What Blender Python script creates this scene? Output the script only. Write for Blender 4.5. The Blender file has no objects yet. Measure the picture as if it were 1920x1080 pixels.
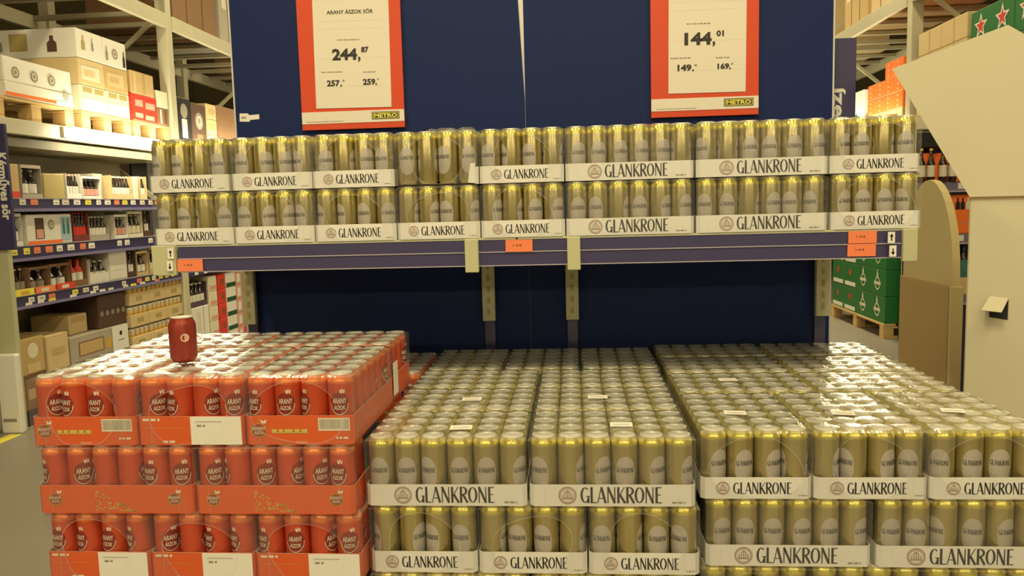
import bpy, math, random
from mathutils import Matrix, Vector
R = random.Random(7)
S = bpy.context.scene
COL = S.collection
PI = math.pi

# ------------------------------------------------------------------ camera
cam = bpy.data.objects.new('camera', bpy.data.cameras.new('camera'))
COL.objects.link(cam); S.camera = cam
yaw, pitch, roll = .0791, .1042, -.0264
cy, sy, cp, sp = math.cos(yaw), math.sin(yaw), math.cos(pitch), math.sin(pitch)
fw = Vector((-sy*cp, cy*cp, -sp)); rt = Vector((cy, sy, 0)); up = rt.cross(fw)
r2 = rt*math.cos(roll) + up*math.sin(roll); u2 = -rt*math.sin(roll) + up*math.cos(roll)
m = Matrix((r2, u2, -fw)).transposed().to_4x4(); m.translation = (.5225, -1.8594, 1.3898)
cam.matrix_world = m
cam.data.sensor_width = 36; cam.data.lens = 27.86; cam.data.clip_start = .05; cam.data.clip_end = 100

# ------------------------------------------------------------------ world, lights, exposure
S.view_settings.view_transform = 'Standard'; S.view_settings.look = 'None'
S.view_settings.gamma = 1; S.view_settings.use_curve_mapping = False
S.view_settings.exposure = 0.42
W = bpy.data.worlds.new('world'); S.world = W; W.use_nodes = True
W.node_tree.nodes['Background'].inputs[0].default_value = (1, .82, .50, 1)
W.node_tree.nodes['Background'].inputs[1].default_value = .20
S.cycles.max_bounces = 6; S.cycles.transparent_max_bounces = 24; S.cycles.sample_clamp_indirect = 4
LAMP = (1, .85, .49)
def area(x, y, z, sx, sy_, power):
    l = bpy.data.lights.new('ceiling_lamp_light', 'AREA'); l.shape = 'RECTANGLE'; l.size = sx; l.size_y = sy_
    l.energy = power; l.color = LAMP
    o = bpy.data.objects.new('ceiling_lamp_light', l); o.location = (x, y, z); COL.objects.link(o)
    return o
LAMPS = [(-2.0, -4.5, 40), (-2.0, -1.2, 45), (-2.0, 2.9, 34), (-2.0, 5.4, 30), (-2.0, 8.0, 30), (-2.0, 10.6, 30),
         (2.6, -4.5, 40), (2.6, -1.2, 42), (2.6, 2.9, 32), (2.6, 5.4, 30), (2.6, 8.0, 30), (2.6, 10.6, 30),
         (.4, -4.6, 26), (.4, -1.5, 92)]
LZ = 4.6
for x, y, p in LAMPS: area(x, y, LZ-.06, .22, 1.5, p)

# ------------------------------------------------------------------ materials
MATS = {}
def mat(name, c, rough=.6, metal=0., var=0., vs=8., bump=0., bs=60., emit=None, spec=.5):
    if name in MATS: return MATS[name]
    M = bpy.data.materials.new(name); M.use_nodes = True; MATS[name] = M
    nt = M.node_tree; b = nt.nodes['Principled BSDF']; b.inputs['Base Color'].default_value = (*c, 1)
    b.inputs['Roughness'].default_value = rough; b.inputs['Metallic'].default_value = metal
    b.inputs['Specular IOR Level'].default_value = spec
    if emit:
        b.inputs['Emission Color'].default_value = (*emit[0], 1); b.inputs['Emission Strength'].default_value = emit[1]
    if var or bump:
        tc = nt.nodes.new('ShaderNodeTexCoord')
    if var:
        n = nt.nodes.new('ShaderNodeTexNoise'); n.inputs['Scale'].default_value = vs; n.inputs['Detail'].default_value = 4
        nt.links.new(tc.outputs['Object'], n.inputs['Vector'])
        r = nt.nodes.new('ShaderNodeMapRange'); r.inputs['To Min'].default_value = 1-var; r.inputs['To Max'].default_value = 1+var
        nt.links.new(n.outputs['Fac'], r.inputs['Value'])
        x = nt.nodes.new('ShaderNodeVectorMath'); x.operation = 'SCALE'; x.inputs[0].default_value = c
        nt.links.new(r.outputs[0], x.inputs['Scale']); nt.links.new(x.outputs[0], b.inputs['Base Color'])
    if bump:
        n = nt.nodes.new('ShaderNodeTexNoise'); n.inputs['Scale'].default_value = bs
        nt.links.new(tc.outputs['Object'], n.inputs['Vector'])
        k = nt.nodes.new('ShaderNodeBump'); k.inputs['Strength'].default_value = bump; k.inputs['Distance'].default_value = .01
        nt.links.new(n.outputs['Fac'], k.inputs['Height']); nt.links.new(k.outputs[0], b.inputs['Normal'])
    return M
def math_node(nt, op, a, b=None, c=None):
    n = nt.nodes.new('ShaderNodeMath'); n.operation = op
    for i, v in enumerate((a, b, c)):
        if v is None: continue
        if isinstance(v, (int, float)): n.inputs[i].default_value = v
        else: nt.links.new(v, n.inputs[i])
    return n.outputs[0]
def mix_col(nt, f, a, b):
    n = nt.nodes.new('ShaderNodeMix'); n.data_type = 'RGBA'
    nt.links.new(f, n.inputs[0])
    for i, v in ((6, a), (7, b)):
        if isinstance(v, tuple): n.inputs[i].default_value = (*v, 1)
        else: nt.links.new(v, n.inputs[i])
    return n.outputs[2]
def can_material(name, body, top, label, lz, la, lb, metal, base=None):
    """aluminium can: printed oval on two sides, brighter shoulder"""
    M = bpy.data.materials.new(name); M.use_nodes = True; MATS[name] = M
    nt = M.node_tree; b = nt.nodes['Principled BSDF']
    tc = nt.nodes.new('ShaderNodeTexCoord'); s = nt.nodes.new('ShaderNodeSeparateXYZ')
    nt.links.new(tc.outputs['Object'], s.inputs[0])
    ny = math_node(nt, 'MULTIPLY', s.outputs[1], -1.)
    a = math_node(nt, 'ABSOLUTE', math_node(nt, 'ARCTAN2', s.outputs[0], ny))
    a = math_node(nt, 'MINIMUM', a, math_node(nt, 'SUBTRACT', PI, a))
    e1 = math_node(nt, 'POWER', math_node(nt, 'MULTIPLY', a, .0325/la), 2.)
    e2 = math_node(nt, 'POWER', math_node(nt, 'ABSOLUTE', math_node(nt, 'MULTIPLY', math_node(nt, 'SUBTRACT', s.outputs[2], lz), 1/lb)), 2.6)
    e = math_node(nt, 'ADD', e1, e2)
    mk = math_node(nt, 'MULTIPLY', math_node(nt, 'SUBTRACT', 1.05, e), 8.); 
    cl = nt.nodes.new('ShaderNodeClamp'); nt.links.new(mk, cl.inputs[0])
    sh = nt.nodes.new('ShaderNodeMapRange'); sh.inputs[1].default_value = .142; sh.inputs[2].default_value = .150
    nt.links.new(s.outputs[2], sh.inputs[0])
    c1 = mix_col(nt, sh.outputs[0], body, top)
    c2 = mix_col(nt, cl.outputs[0], c1, label)
    nt.links.new(c2, b.inputs['Base Color'])
    b.inputs['Roughness'].default_value = .20
    mt = math_node(nt, 'MULTIPLY', math_node(nt, 'SUBTRACT', 1., math_node(nt, 'MULTIPLY', cl.outputs[0], .75)), metal)
    nt.links.new(mt, b.inputs['Metallic'])
    return M
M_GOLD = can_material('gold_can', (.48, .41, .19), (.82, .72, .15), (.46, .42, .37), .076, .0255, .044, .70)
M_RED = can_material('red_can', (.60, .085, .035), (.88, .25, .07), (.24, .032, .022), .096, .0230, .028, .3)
def film_material(name, haze, rough, gl):
    M = bpy.data.materials.new(name); M.use_nodes = True; MATS[name] = M
    nt = M.node_tree; nt.nodes.clear(); out = nt.nodes.new('ShaderNodeOutputMaterial')
    tr = nt.nodes.new('ShaderNodeBsdfTransparent'); tr.inputs[0].default_value = (.985, .985, .985, 1)
    g = nt.nodes.new('ShaderNodeBsdfGlossy'); g.inputs['Roughness'].default_value = rough
    d = nt.nodes.new('ShaderNodeBsdfDiffuse'); d.inputs[0].default_value = (.85, .85, .82, 1)
    tc = nt.nodes.new('ShaderNodeTexCoord'); n = nt.nodes.new('ShaderNodeTexNoise'); n.inputs['Scale'].default_value = 38
    mp = nt.nodes.new('ShaderNodeMapping'); mp.inputs['Scale'].default_value = (1, .35, 1)
    nt.links.new(tc.outputs['Object'], mp.inputs[0]); nt.links.new(mp.outputs[0], n.inputs['Vector'])
    bp = nt.nodes.new('ShaderNodeBump'); bp.inputs['Strength'].default_value = .55; bp.inputs['Distance'].default_value = .006
    nt.links.new(n.outputs['Fac'], bp.inputs['Height']); nt.links.new(bp.outputs[0], g.inputs['Normal'])
    fr = nt.nodes.new('ShaderNodeLayerWeight'); fr.inputs[0].default_value = .5; nt.links.new(bp.outputs[0], fr.inputs['Normal'])
    f = math_node(nt, 'MULTIPLY_ADD', math_node(nt, 'POWER', fr.outputs['Facing'], 3.), gl, .035)
    m1 = nt.nodes.new('ShaderNodeMixShader'); m1.inputs[0].default_value = haze
    nt.links.new(tr.outputs[0], m1.inputs[1]); nt.links.new(d.outputs[0], m1.inputs[2])
    m2 = nt.nodes.new('ShaderNodeMixShader'); nt.links.new(f, m2.inputs[0])
    nt.links.new(m1.outputs[0], m2.inputs[1]); nt.links.new(g.outputs[0], m2.inputs[2])
    nt.links.new(m2.outputs[0], out.inputs[0])
    return M
M_FILM = film_material('shrink_film', .035, .22, .32)
M_FTOP = film_material('shrink_film_top', .11, .17, 1.0)
M_FEDGE = film_material('shrink_film_edge', .20, .2, .4)
M_LID = mat('can_lid', (.78, .75, .66), .40, .35)
M_TRAY = mat('white_tray', (.74, .72, .68), .7, var=.04, vs=14)
M_TRAYIN = mat('tray_board', (.45, .38, .27), .8)
M_INK = mat('dark_ink', (.035, .03, .025), .7)
M_GREY = mat('grey_ink', (.30, .26, .20), .7)
M_EMB = mat('emblem_brown', (.36, .24, .18), .7)
M_OR = mat('orange_tray', (.68, .105, .022), .6, var=.03)
M_ORDK = mat('orange_dark_ink', (.30, .07, .03), .6)
M_GOLDINK = mat('gold_ink', (.62, .38, .06), .6)
M_OLIVEINK = mat('olive_ink', (.55, .50, .12), .6)
M_WHITE = mat('white_paper', (.80, .77, .70), .7)
M_OFFW = mat('off_white_ink', (.72, .66, .52), .7)
M_NAVY = mat('navy_panel', (.008, .020, .095), .6, spec=.2, var=.05, vs=3, bump=.05, bs=200)
M_RAIL = mat('violet_rail', (.050, .042, .115), .3, spec=.6)
M_RAILE = mat('rail_edge', (.40, .36, .42), .3)
M_CREAM = mat('cream_metal', (.50, .49, .30), .45, var=.03)
M_CREAM2 = mat('cream_rack_metal', (.56, .52, .37), .5, var=.04)
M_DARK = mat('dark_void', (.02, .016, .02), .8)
M_LABOR = mat('orange_label', (.85, .22, .09), .6)
M_SIGNR = mat('sign_red', (.64, .058, .010), .45)
M_YEL = mat('yellow_ink', (.85, .75, .08), .5)
M_PAPER = mat('price_paper', (.78, .72, .62), .7)
M_WOOD = mat('pallet_wood', (.62, .42, .17), .8, var=.15, vs=12, bump=.2)
M_KRAFT = mat('kraft_board', (.55, .38, .17), .8, var=.06, vs=10)
M_TAN = mat('tan_board', (.66, .50, .26), .8, var=.06, vs=10)
M_BROWN = mat('brown_board', (.24, .13, .06), .8, var=.08, vs=10)
M_DKBR = mat('dark_brown', (.09, .045, .03), .7)
M_BLACK = mat('black_print', (.02, .018, .018), .5)
M_BTL = mat('bottle_glass', (.025, .014, .008), .12, spec=.8)
M_PALE = mat('pale_board', (.76, .70, .52), .7, var=.03)
M_DISP = mat('display_board', (.63, .575, .415), .75, var=.02, vs=3)
M_DISP2 = mat('arched_board', (.60, .49, .24), .75, var=.05, vs=3)
M_DISP3 = mat('arched_board_low', (.46, .32, .13), .75, var=.08, vs=3)
M_PINK = mat('pink_print', (.70, .35, .28), .6)
M_REDP = mat('red_print', (.72, .045, .025), .5)
M_ORG = mat('orange_print', (.95, .20, .035), .5)
M_GREEN = mat('green_print', (.02, .17, .04), .45)
M_DGREEN = mat('dark_green', (.012, .08, .025), .5)
M_TEAL = mat('teal_print', (.05, .17, .16), .5)
M_BLUEP = mat('pale_blue_print', (.35, .50, .60), .6)
M_OLIVE = mat('olive_board', (.42, .33, .12), .75, var=.05)
M_PURP = mat('purple_sleeve', (.10, .06, .09), .5)
M_GREYB = mat('grey_board', (.42, .37, .30), .7, var=.05)

# ------------------------------------------------------------------ mesh helper
class MB:
    def __init__(s): s.v = []; s.f = []; s.m = []; s.sm = []; s.mats = []
    def mi(s, M):
        if M not in s.mats: s.mats.append(M)
        return s.mats.index(M)
    def poly(s, pts, M, smooth=False):
        i = len(s.v); s.v += [tuple(p) for p in pts]; s.f.append(tuple(range(i, i+len(pts)))); s.m.append(s.mi(M)); s.sm.append(smooth)
    def raw(s, vs, fs, M, smooth=False):
        i = len(s.v); s.v += [tuple(p) for p in vs]; k = s.mi(M)
        for f in fs: s.f.append(tuple(a+i for a in f)); s.m.append(k); s.sm.append(smooth)
    def box(s, a, b, M, bev=0.):
        (x0, y0, z0), (x1, y1, z1) = a, b
        if bev <= 0:
            vs = [(x, y, z) for z in (z0, z1) for y in (y0, y1) for x in (x0, x1)]
            s.raw(vs, [(0, 2, 3, 1), (4, 5, 7, 6), (0, 1, 5, 4), (2, 6, 7, 3), (0, 4, 6, 2), (1, 3, 7, 5)], M); return
        e = bev
        def ring(x0, y0, x1, y1, z): return [(x0+e, y0, z), (x1-e, y0, z), (x1, y0+e, z), (x1, y1-e, z), (x1-e, y1, z), (x0+e, y1, z), (x0, y1-e, z), (x0, y0+e, z)]
        def ins(x0, y0, x1, y1, z, k): return [(x0+e+k*.0, y0+k, z), (x1-e, y0+k, z), (x1-k, y0+e, z), (x1-k, y1-e, z), (x1-e, y1-k, z), (x0+e, y1-k, z), (x0+k, y1-e, z), (x0+k, y0+e, z)]
        r = [ins(x0, y0, x1, y1, z0, e*.7), ring(x0, y0, x1, y1, z0+e), ring(x0, y0, x1, y1, z1-e), ins(x0, y0, x1, y1, z1, e*.7)]
        vs = sum(r, []); fs = []
        for k in range(3):
            for i in range(8): j = (i+1) % 8; fs.append((k*8+i, k*8+j, k*8+8+j, k*8+8+i))
        fs.append(tuple(range(7, -1, -1))); fs.append(tuple(range(24, 32)))
        s.raw(vs, fs, M)
    def lathe(s, prof, n, M, c=(0, 0), cap0=True, cap1=True, mats=None):
        vs = []; 
        for r, z in prof:
            for i in range(n): a = 2*PI*i/n; vs.append((c[0]+r*math.cos(a), c[1]+r*math.sin(a), z))
        base = len(s.v); s.v += vs
        for k in range(len(prof)-1):
            mm = s.mi(mats[k] if mats else M)
            for i in range(n):
                j = (i+1) % n; s.f.append((base+k*n+i, base+k*n+j, base+(k+1)*n+j, base+(k+1)*n+i)); s.m.append(mm); s.sm.append(True)
        if cap0: s.f.append(tuple(base+i for i in range(n-1, -1, -1))); s.m.append(s.mi(mats[0] if mats else M)); s.sm.append(False)
        if cap1: b = base+(len(prof)-1)*n; s.f.append(tuple(b+i for i in range(n))); s.m.append(s.mi(mats[-1] if mats else M)); s.sm.append(False)
    def prism(s, pts, a, b, M, axis='y'):
        """outline pts (u,v) extruded along an axis from a to b"""
        def P(u, v, t): return (u, t, v) if axis == 'y' else ((t, u, v) if axis == 'x' else (u, v, t))
        n = len(pts); vs = [P(u, v, a) for u, v in pts] + [P(u, v, b) for u, v in pts]
        s.raw(vs, [tuple(range(n)), tuple(range(2*n-1, n-1, -1))] + [(i, i+n, (i+1) % n+n, (i+1) % n) for i in range(n)], M)
    def disc(s, cx, cz, y, r, M, r0=0., n=16, sx=1.):
        o = [(cx+sx*r*math.cos(2*PI*i/n), y, cz+r*math.sin(2*PI*i/n)) for i in range(n)]
        if r0 <= 0: s.poly(o, M)
        else:
            q = [(cx+sx*r0*math.cos(2*PI*i/n), y, cz+r0*math.sin(2*PI*i/n)) for i in range(n)]
            s.raw(o+q, [(i, (i+1) % n, n+(i+1) % n, n+i) for i in range(n)], M)
    def rect(s, x0, x1, z0, z1, y, M): s.poly([(x0, y, z0), (x1, y, z0), (x1, y, z1), (x0, y, z1)], M)
    def flat(s, g, M, x, z, y, sx=1., sz=1., rot=0.):
        c, k = math.cos(rot), math.sin(rot)
        s.raw([(x+(u*sx)*c-(v*sz)*k, y, z+(u*sx)*k+(v*sz)*c) for u, v in g[0]], g[1], M)
    def wrap(s, g, M, ang, z, rad, sx=1., sz=1.):
        """lettering laid round a cylinder, facing -Y at ang 0"""
        vs = []
        for u, v in g[0]:
            a = ang+u*sx/rad; vs.append((rad*math.sin(a), -rad*math.cos(a), z+v*sz))
        s.raw(vs, g[1], M)
    def mesh(s, name):
        me = bpy.data.meshes.new(name); me.from_pydata(s.v, [], s.f)
        for M in s.mats: me.materials.append(M)
        me.polygons.foreach_set('material_index', s.m); me.polygons.foreach_set('use_smooth', s.sm)
        me.update(); return me
    def build(s, name, parent=None, **k): return link(name, s.mesh(name), parent, **k)
def link(name, data, parent=None, loc=(0, 0, 0), rot=(0, 0, 0), scale=None):
    o = bpy.data.objects.new(name, data); COL.objects.link(o); o.location = loc; o.rotation_euler = rot
    if scale: o.scale = scale
    if parent: o.parent = parent
    return o
def empty(name, loc=(0, 0, 0), rz=0.):
    o = link(name, None, loc=loc, rot=(0, 0, rz)); o.empty_display_size = .05; return o
def tag(o, label, cat, group=None):
    o['label'] = label; o['category'] = cat
    if group: o['group'] = group
    return o
def struct(o): o['kind'] = 'structure'; return o

def dash(b, x0, x1, z, h, y, M, seed=1):
    """a line of print too small to read"""
    r = random.Random(seed+int(x0*1000)); x = x0
    while x < x1-h*.5: w = min(r.uniform(.8, 3.)*h, x1-x); b.rect(x, x+w, z, z+h, y, M); x += w+h*.7
_T = {}
def text(t, h=1., width=None, off=0.):
    """built-in font as flat polygons, cap height h, optional total width"""
    key = (t, off)
    if key not in _T:
        c = bpy.data.curves.new('t', 'FONT'); c.body = t; c.resolution_u = 2; c.align_x = 'CENTER'; c.offset = off
        o = bpy.data.objects.new('t', c); COL.objects.link(o)
        dg = bpy.context.evaluated_depsgraph_get(); dg.update()
        me = bpy.data.meshes.new_from_object(o.evaluated_get(dg))
        _T[key] = ([(v.co.x, v.co.y) for v in me.vertices], [tuple(p.vertices) for p in me.polygons])
        bpy.data.objects.remove(o); bpy.data.curves.remove(c); bpy.data.meshes.remove(me)
    vs, fs = _T[key]
    k = h/.7; xs = [v[0] for v in vs]; mx = (max(xs)+min(xs))/2; w = max(xs)-min(xs)
    kx = width/w if width else k
    return [((x-mx)*kx, y*k) for x, y in vs], fs
def logo():
    """condensed flared capitals GLANKRONE, drawn stroke by stroke; unit height, centred"""
    vs, fs = [], []
    def strip(p, w, x):
        i = len(vs)
        for k, (a, b) in enumerate(p):
            q0 = p[max(k-1, 0)]; q1 = p[min(k+1, len(p)-1)]; dx, dy = q1[0]-q0[0], q1[1]-q0[1]; L = math.hypot(dx, dy) or 1
            ww = w[k] if isinstance(w, (list, tuple)) else w
            nx, ny = -dy/L*ww/2, dx/L*ww/2
            vs.append((x+a+nx, b+ny)); vs.append((x+a-nx, b-ny))
        for k in range(len(p)-1): fs.append((i+2*k, i+2*k+1, i+2*k+3, i+2*k+2))
    T, N = .125, .05
    def arc(cx, cy_, rx, ry, a0, a1, n=8): return [(cx+rx*math.cos(math.radians(a0+(a1-a0)*i/n)), cy_+ry*math.sin(math.radians(a0+(a1-a0)*i/n))) for i in range(n+1)]
    def vary(a0, a1, n=8): return [N+(T-N)*abs(math.cos(math.radians(a0+(a1-a0)*i/n))) for i in range(n+1)]
    G = {
     'G': (.50, [(arc(.25, .5, .20, .47, 50, 330), vary(50, 330)), ([(.42, .0), (.42, .42)], .10), ([(.30, .42), (.50, .42)], N)]),
     'L': (.38, [([(.09, 0), (.09, 1)], T), ([(.05, .03), (.36, .03)], .06)]),
     'A': (.50, [([(.03, 0), (.23, 1)], N), ([(.45, 0), (.23, 1)], T), ([(.11, .3), (.36, .3)], N)]),
     'N': (.54, [([(.08, 0), (.08, 1)], .06), ([(.08, 1), (.44, 0)], T), ([(.44, 0), (.44, 1)], .06)]),
     'K': (.48, [([(.09, 0), (.09, 1)], T), ([(.12, .42), (.42, 1)], N), ([(.18, .52), (.44, 0)], T)]),
     'R': (.48, [([(.09, 0), (.09, 1)], T), (arc(.18, .75, .20, .23, 90, -90), vary(90, -90)), ([(.09, .98), (.18, .98)], N), ([(.09, .52), (.18, .52)], N), ([(.20, .52), (.44, 0)], T)]),
     'O': (.52, [(arc(.25, .5, .20, .47, 0, 360, 12), vary(0, 360, 12))]),
     'E': (.38, [([(.09, 0), (.09, 1)], T), ([(.09, .97), (.35, .97)], .06), ([(.09, .52), (.31, .52)], N), ([(.09, .03), (.36, .03)], .06)])}
    x = 0
    for ch in 'GLANKRONE':
        for p, w in G[ch][1]: strip(p, w, x)
        x += G[ch][0]
    return [(a-x/2, b-.5) for a, b in vs], fs, x
LG = logo(); LGW = LG[2]; LG = LG[:2]

# ------------------------------------------------------------------ cans
PITCH, CR, CH = .0655, .0324, .168
def can_mesh(kind, lid):
    b = MB(); M = M_GOLD if kind == 'gold' else M_RED
    prof = [(.0235, .003), (.0255, 0), (.030, .006), (CR, .012), (CR, .08), (CR, .148), (.0318, .153), (.0285, .161), (.0272, .1645), (.0280, .1665), (.0274, CH-.0005)]
    b.lathe(prof, 24, M, cap1=False, mats=[M]*8+[M_LID, M_LID])
    if lid: lid_into(b)
    if kind == 'gold':
        for a in (0, PI):
            b.wrap(LG, M_INK, a, .0865, CR+.0002, .046/LGW, .0125)
            b.wrap(([(-.5, -.5), (.5, -.5), (.5, .5), (-.5, .5)], [(0, 1, 2, 3)]), M_GREY, a, .0575, CR+.0002, .014, .0025)
    else:
        t1 = text('ARANY', .0125, .034, .01); t2 = text('ÁSZOK', .0095, .028, .01)
        for a in (0, PI):
            b.wrap(t1, M_OFFW, a, .0975, CR+.0003); b.wrap(t2, M_OFFW, a, .0825, CR+.0003)
            n = 20; ring = [(.0225*math.cos(PI+PI*i/n), .0270*math.sin(PI+PI*i/n)) for i in range(n+1)] + [(.0210*math.cos(PI+PI*i/n), .0255*math.sin(PI+PI*i/n)) for i in range(n+1)]
            b.wrap((ring, [(i, i+1, n+2+i, n+1+i) for i in range(n)]), M_OFFW, a, .097, CR+.0003)
            cr = [(.003, 0), (.013, 0), (.0145, .010), (.010, .0065), (.0085, .013), (.006, .0065), (.0015, .010)]
            b.wrap((cr, [(0, 1, 2, 3), (0, 3, 4, 5), (0, 5, 6)]), M_OFFW, a, .122, CR+.0003)
    return b.mesh('can')
def lid_into(b):
    b.lathe([(.0274, CH-.0005), (.0265, CH-.0002), (.0252, .1625), (.0238, .1615), (.0228, .1632), (.001, .1632)], 20, M_LID, cap0=False)
    n = 8
    o = [(.008*math.cos(2*PI*i/n), .004+.0115*math.sin(2*PI*i/n)) for i in range(n)]
    b.prism(o, .1637, .1648, M_LID, 'z')
def lid_mesh():
    b = MB(); lid_into(b); return b.mesh('lid')
ME = {('gold', 0): can_mesh('gold', False), ('gold', 1): can_mesh('gold', True), ('red', 0): can_mesh('red', False), ('red', 1): can_mesh('red', True), 'lid': lid_mesh()}

# ------------------------------------------------------------------ trays and film
def tray_mesh(w, d, h, M, torn=False):
    b = MB(); e = .010; t = .0016
    def ring(k, z): return [(-w/2+e, -d/2+k, z), (w/2-e, -d/2+k, z), (w/2-k, -d/2+e, z), (w/2-k, d/2-e, z), (w/2-e, d/2-k, z), (-w/2+e, d/2-k, z), (-w/2+k, d/2-e, z), (-w/2+k, -d/2+e, z)]
    skip = {0, 7} if torn else set()
    for (k0, z0, k1, z1, mm) in ((0, 0, 0, h, M), (0, h, t, h, M_TRAYIN), (t, h, t, .0018, M_TRAYIN)):
        A, B = ring(k0, z0), ring(k1, z1)
        for i in range(8):
            if i in skip: continue
            j = (i+1) % 8; b.poly([A[i], A[j], B[j], B[i]], mm)
    b.poly(ring(0, 0)[::-1], M); b.poly(ring(t, .0018), M_TRAYIN)
    if torn:   # a ragged scrap of the front wall is left at the right
        y = -d/2-.0004
        b.prism([(w/2-.034, .004), (w/2-e, .002), (w/2-e, h+.012), (w/2-.025, h+.010), (w/2-.030, h*.6)], y, y+t, M)
    else:      # folded corner flap seams
        for s in (-1, 1): b.rect(s*(w/2-.036)-.0004, s*(w/2-.036)+.0004, .004, h-.003, -d/2-.0003, M_TRAYIN if M is M_OR else M_OFFW)
    return b.mesh('tray')
def emblem_into(b, x, z, y, r):
    b.disc(x, z, y, r, M_EMB, r*.86, 20); b.disc(x, z, y, r*.78, M_EMB, r*.72, 20)
    for i in range(-2, 3): b.rect(x+i*r*.24-r*.06, x+i*r*.24+r*.06, z-r*.35, z+r*(.38-abs(i)*.12), y, M_EMB)
    b.rect(x-r*.6, x+r*.6, z-r*.42, z-r*.30, y, M_EMB)
    b.poly([(x-r*.5, y, z+r*.2), (x, y, z+r*.62), (x+r*.5, y, z+r*.2), (x, y, z+r*.42)], M_EMB)
def red_emblem(b, x, z, y, r):
    b.disc(x, z, y, r, M_ORDK, 0, 18, 1.1); b.disc(x, z, y-.0002, r*.98, M_GOLDINK, r*.9, 18, 1.1)
    b.flat(text('ARANY', r*.5, r*1.9, .01), M_OFFW, x, z+r*.02, y-.0004); b.flat(text('ÁSZOK', r*.38, r*1.3, .01), M_OFFW, x, z-r*.5, y-.0004)
    b.poly([(x+r*.35, y, z+r*.95), (x+r*1.0, y, z+r*.95), (x+r*1.1, y, z+r*1.5), (x+r*.68, y, z+r*1.25), (x+r*.3, y, z+r*1.5)], M_OFFW)
def print_meshes(kind, w, d, h):
    """flat print on the front of a tray: list of (part name, mesh)"""
    y = -d/2-.0005; out = []
    if kind == 'gold4':
        b = MB(); b.flat(LG, M_INK, w*.055, h*.5, y, .140/LGW, .029); out.append(('lettering', b.mesh('lettering')))
        b = MB(); emblem_into(b, -w*.30, h*.5, y, .0165); out.append(('emblem', b.mesh('emblem')))
        b = MB(); dash(b, w*.38, w*.46, h*.14, .003, y, M_GREY); out.append(('small_print', b.mesh('small_print')))
    elif kind == 'gold6':
        b = MB(); b.flat(LG, M_INK, w*.055, h*.52, y, .195/LGW, .040); out.append(('lettering', b.mesh('lettering')))
        b = MB(); emblem_into(b, -w*.27, h*.5, y, .022); out.append(('emblem', b.mesh('emblem')))
        b = MB(); dash(b, w*.36, w*.45, h*.14, .004, y, M_GREY); out.append(('small_print', b.mesh('small_print')))
    elif kind == 'red_bar':
        b = MB(); red_emblem(b, -w*.37, h*.50, y, .018); out.append(('emblem', b.mesh('emblem')))
        b = MB(); b.rect(-w*.25, w*.08, h*.40, h*.43, y, M_OLIVEINK); dash(b, -w*.25, w*.08, h*.44, .007, y, M_OLIVEINK); dash(b, w*.34, w*.46, h*.20, .005, y, M_OFFW)
        b.flat(text('ARANY', .005, .030), M_OFFW, w*.02, h*.05, y); out.append(('lettering', b.mesh('lettering')))
        b = MB(); b.rect(w*.18, w*.47, h*.48, h*.92, y, M_OFFW); x = w*.19; rr = random.Random(3)
        while x < w*.46: k = rr.choice((.0008, .0014, .002)); b.rect(x, x+k, h*.54, h*.88, y-.0003, M_GREY); x += k+rr.choice((.001, .0016))
        out.append(('barcode', b.mesh('barcode')))
    elif kind == 'red_sheet':
        b = MB(); dash(b, -w*.44, -w*.28, h*.84, .006, y, M_OFFW); b.rect(-w*.44, -w*.06, h*.60, h*.61, y, M_GOLDINK)
        dash(b, -w*.26, -w*.13, h*.08, .005, y, M_OFFW); out.append(('lettering', b.mesh('lettering')))
        b = MB(); b.box((w*.01, y-.001, .001), (w*.485, y, h*.985), M_WHITE); dash(b, w*.06, w*.30, h*.80, .002, y-.0014, M_GREY)
        dash(b, w*.07, w*.15, h*.64, .005, y-.0014, M_GREY); out.append(('white_label', b.mesh('white_label')))
    elif kind == 'red6':
        b = MB(); red_emblem(b, -w*.385, h*.50, y, .016); out.append(('emblem', b.mesh('emblem')))
        b = MB(); red_emblem(b, w*.385, h*.52, y, .016); out.append(('emblem', b.mesh('emblem')))
        b = MB(); rr = random.Random(5)
        for i in range(60):   # printed ear of barley
            u = rr.random(); v = rr.random()*(1-u)*.9+.03
            b.disc(-w*.12+u*.10*(1)+0., h*(.06+v*.85), y, .0022, M_GOLDINK, 0, 5, 1.6)
        out.append(('barley_print', b.mesh('barley_print')))
    return out
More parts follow.
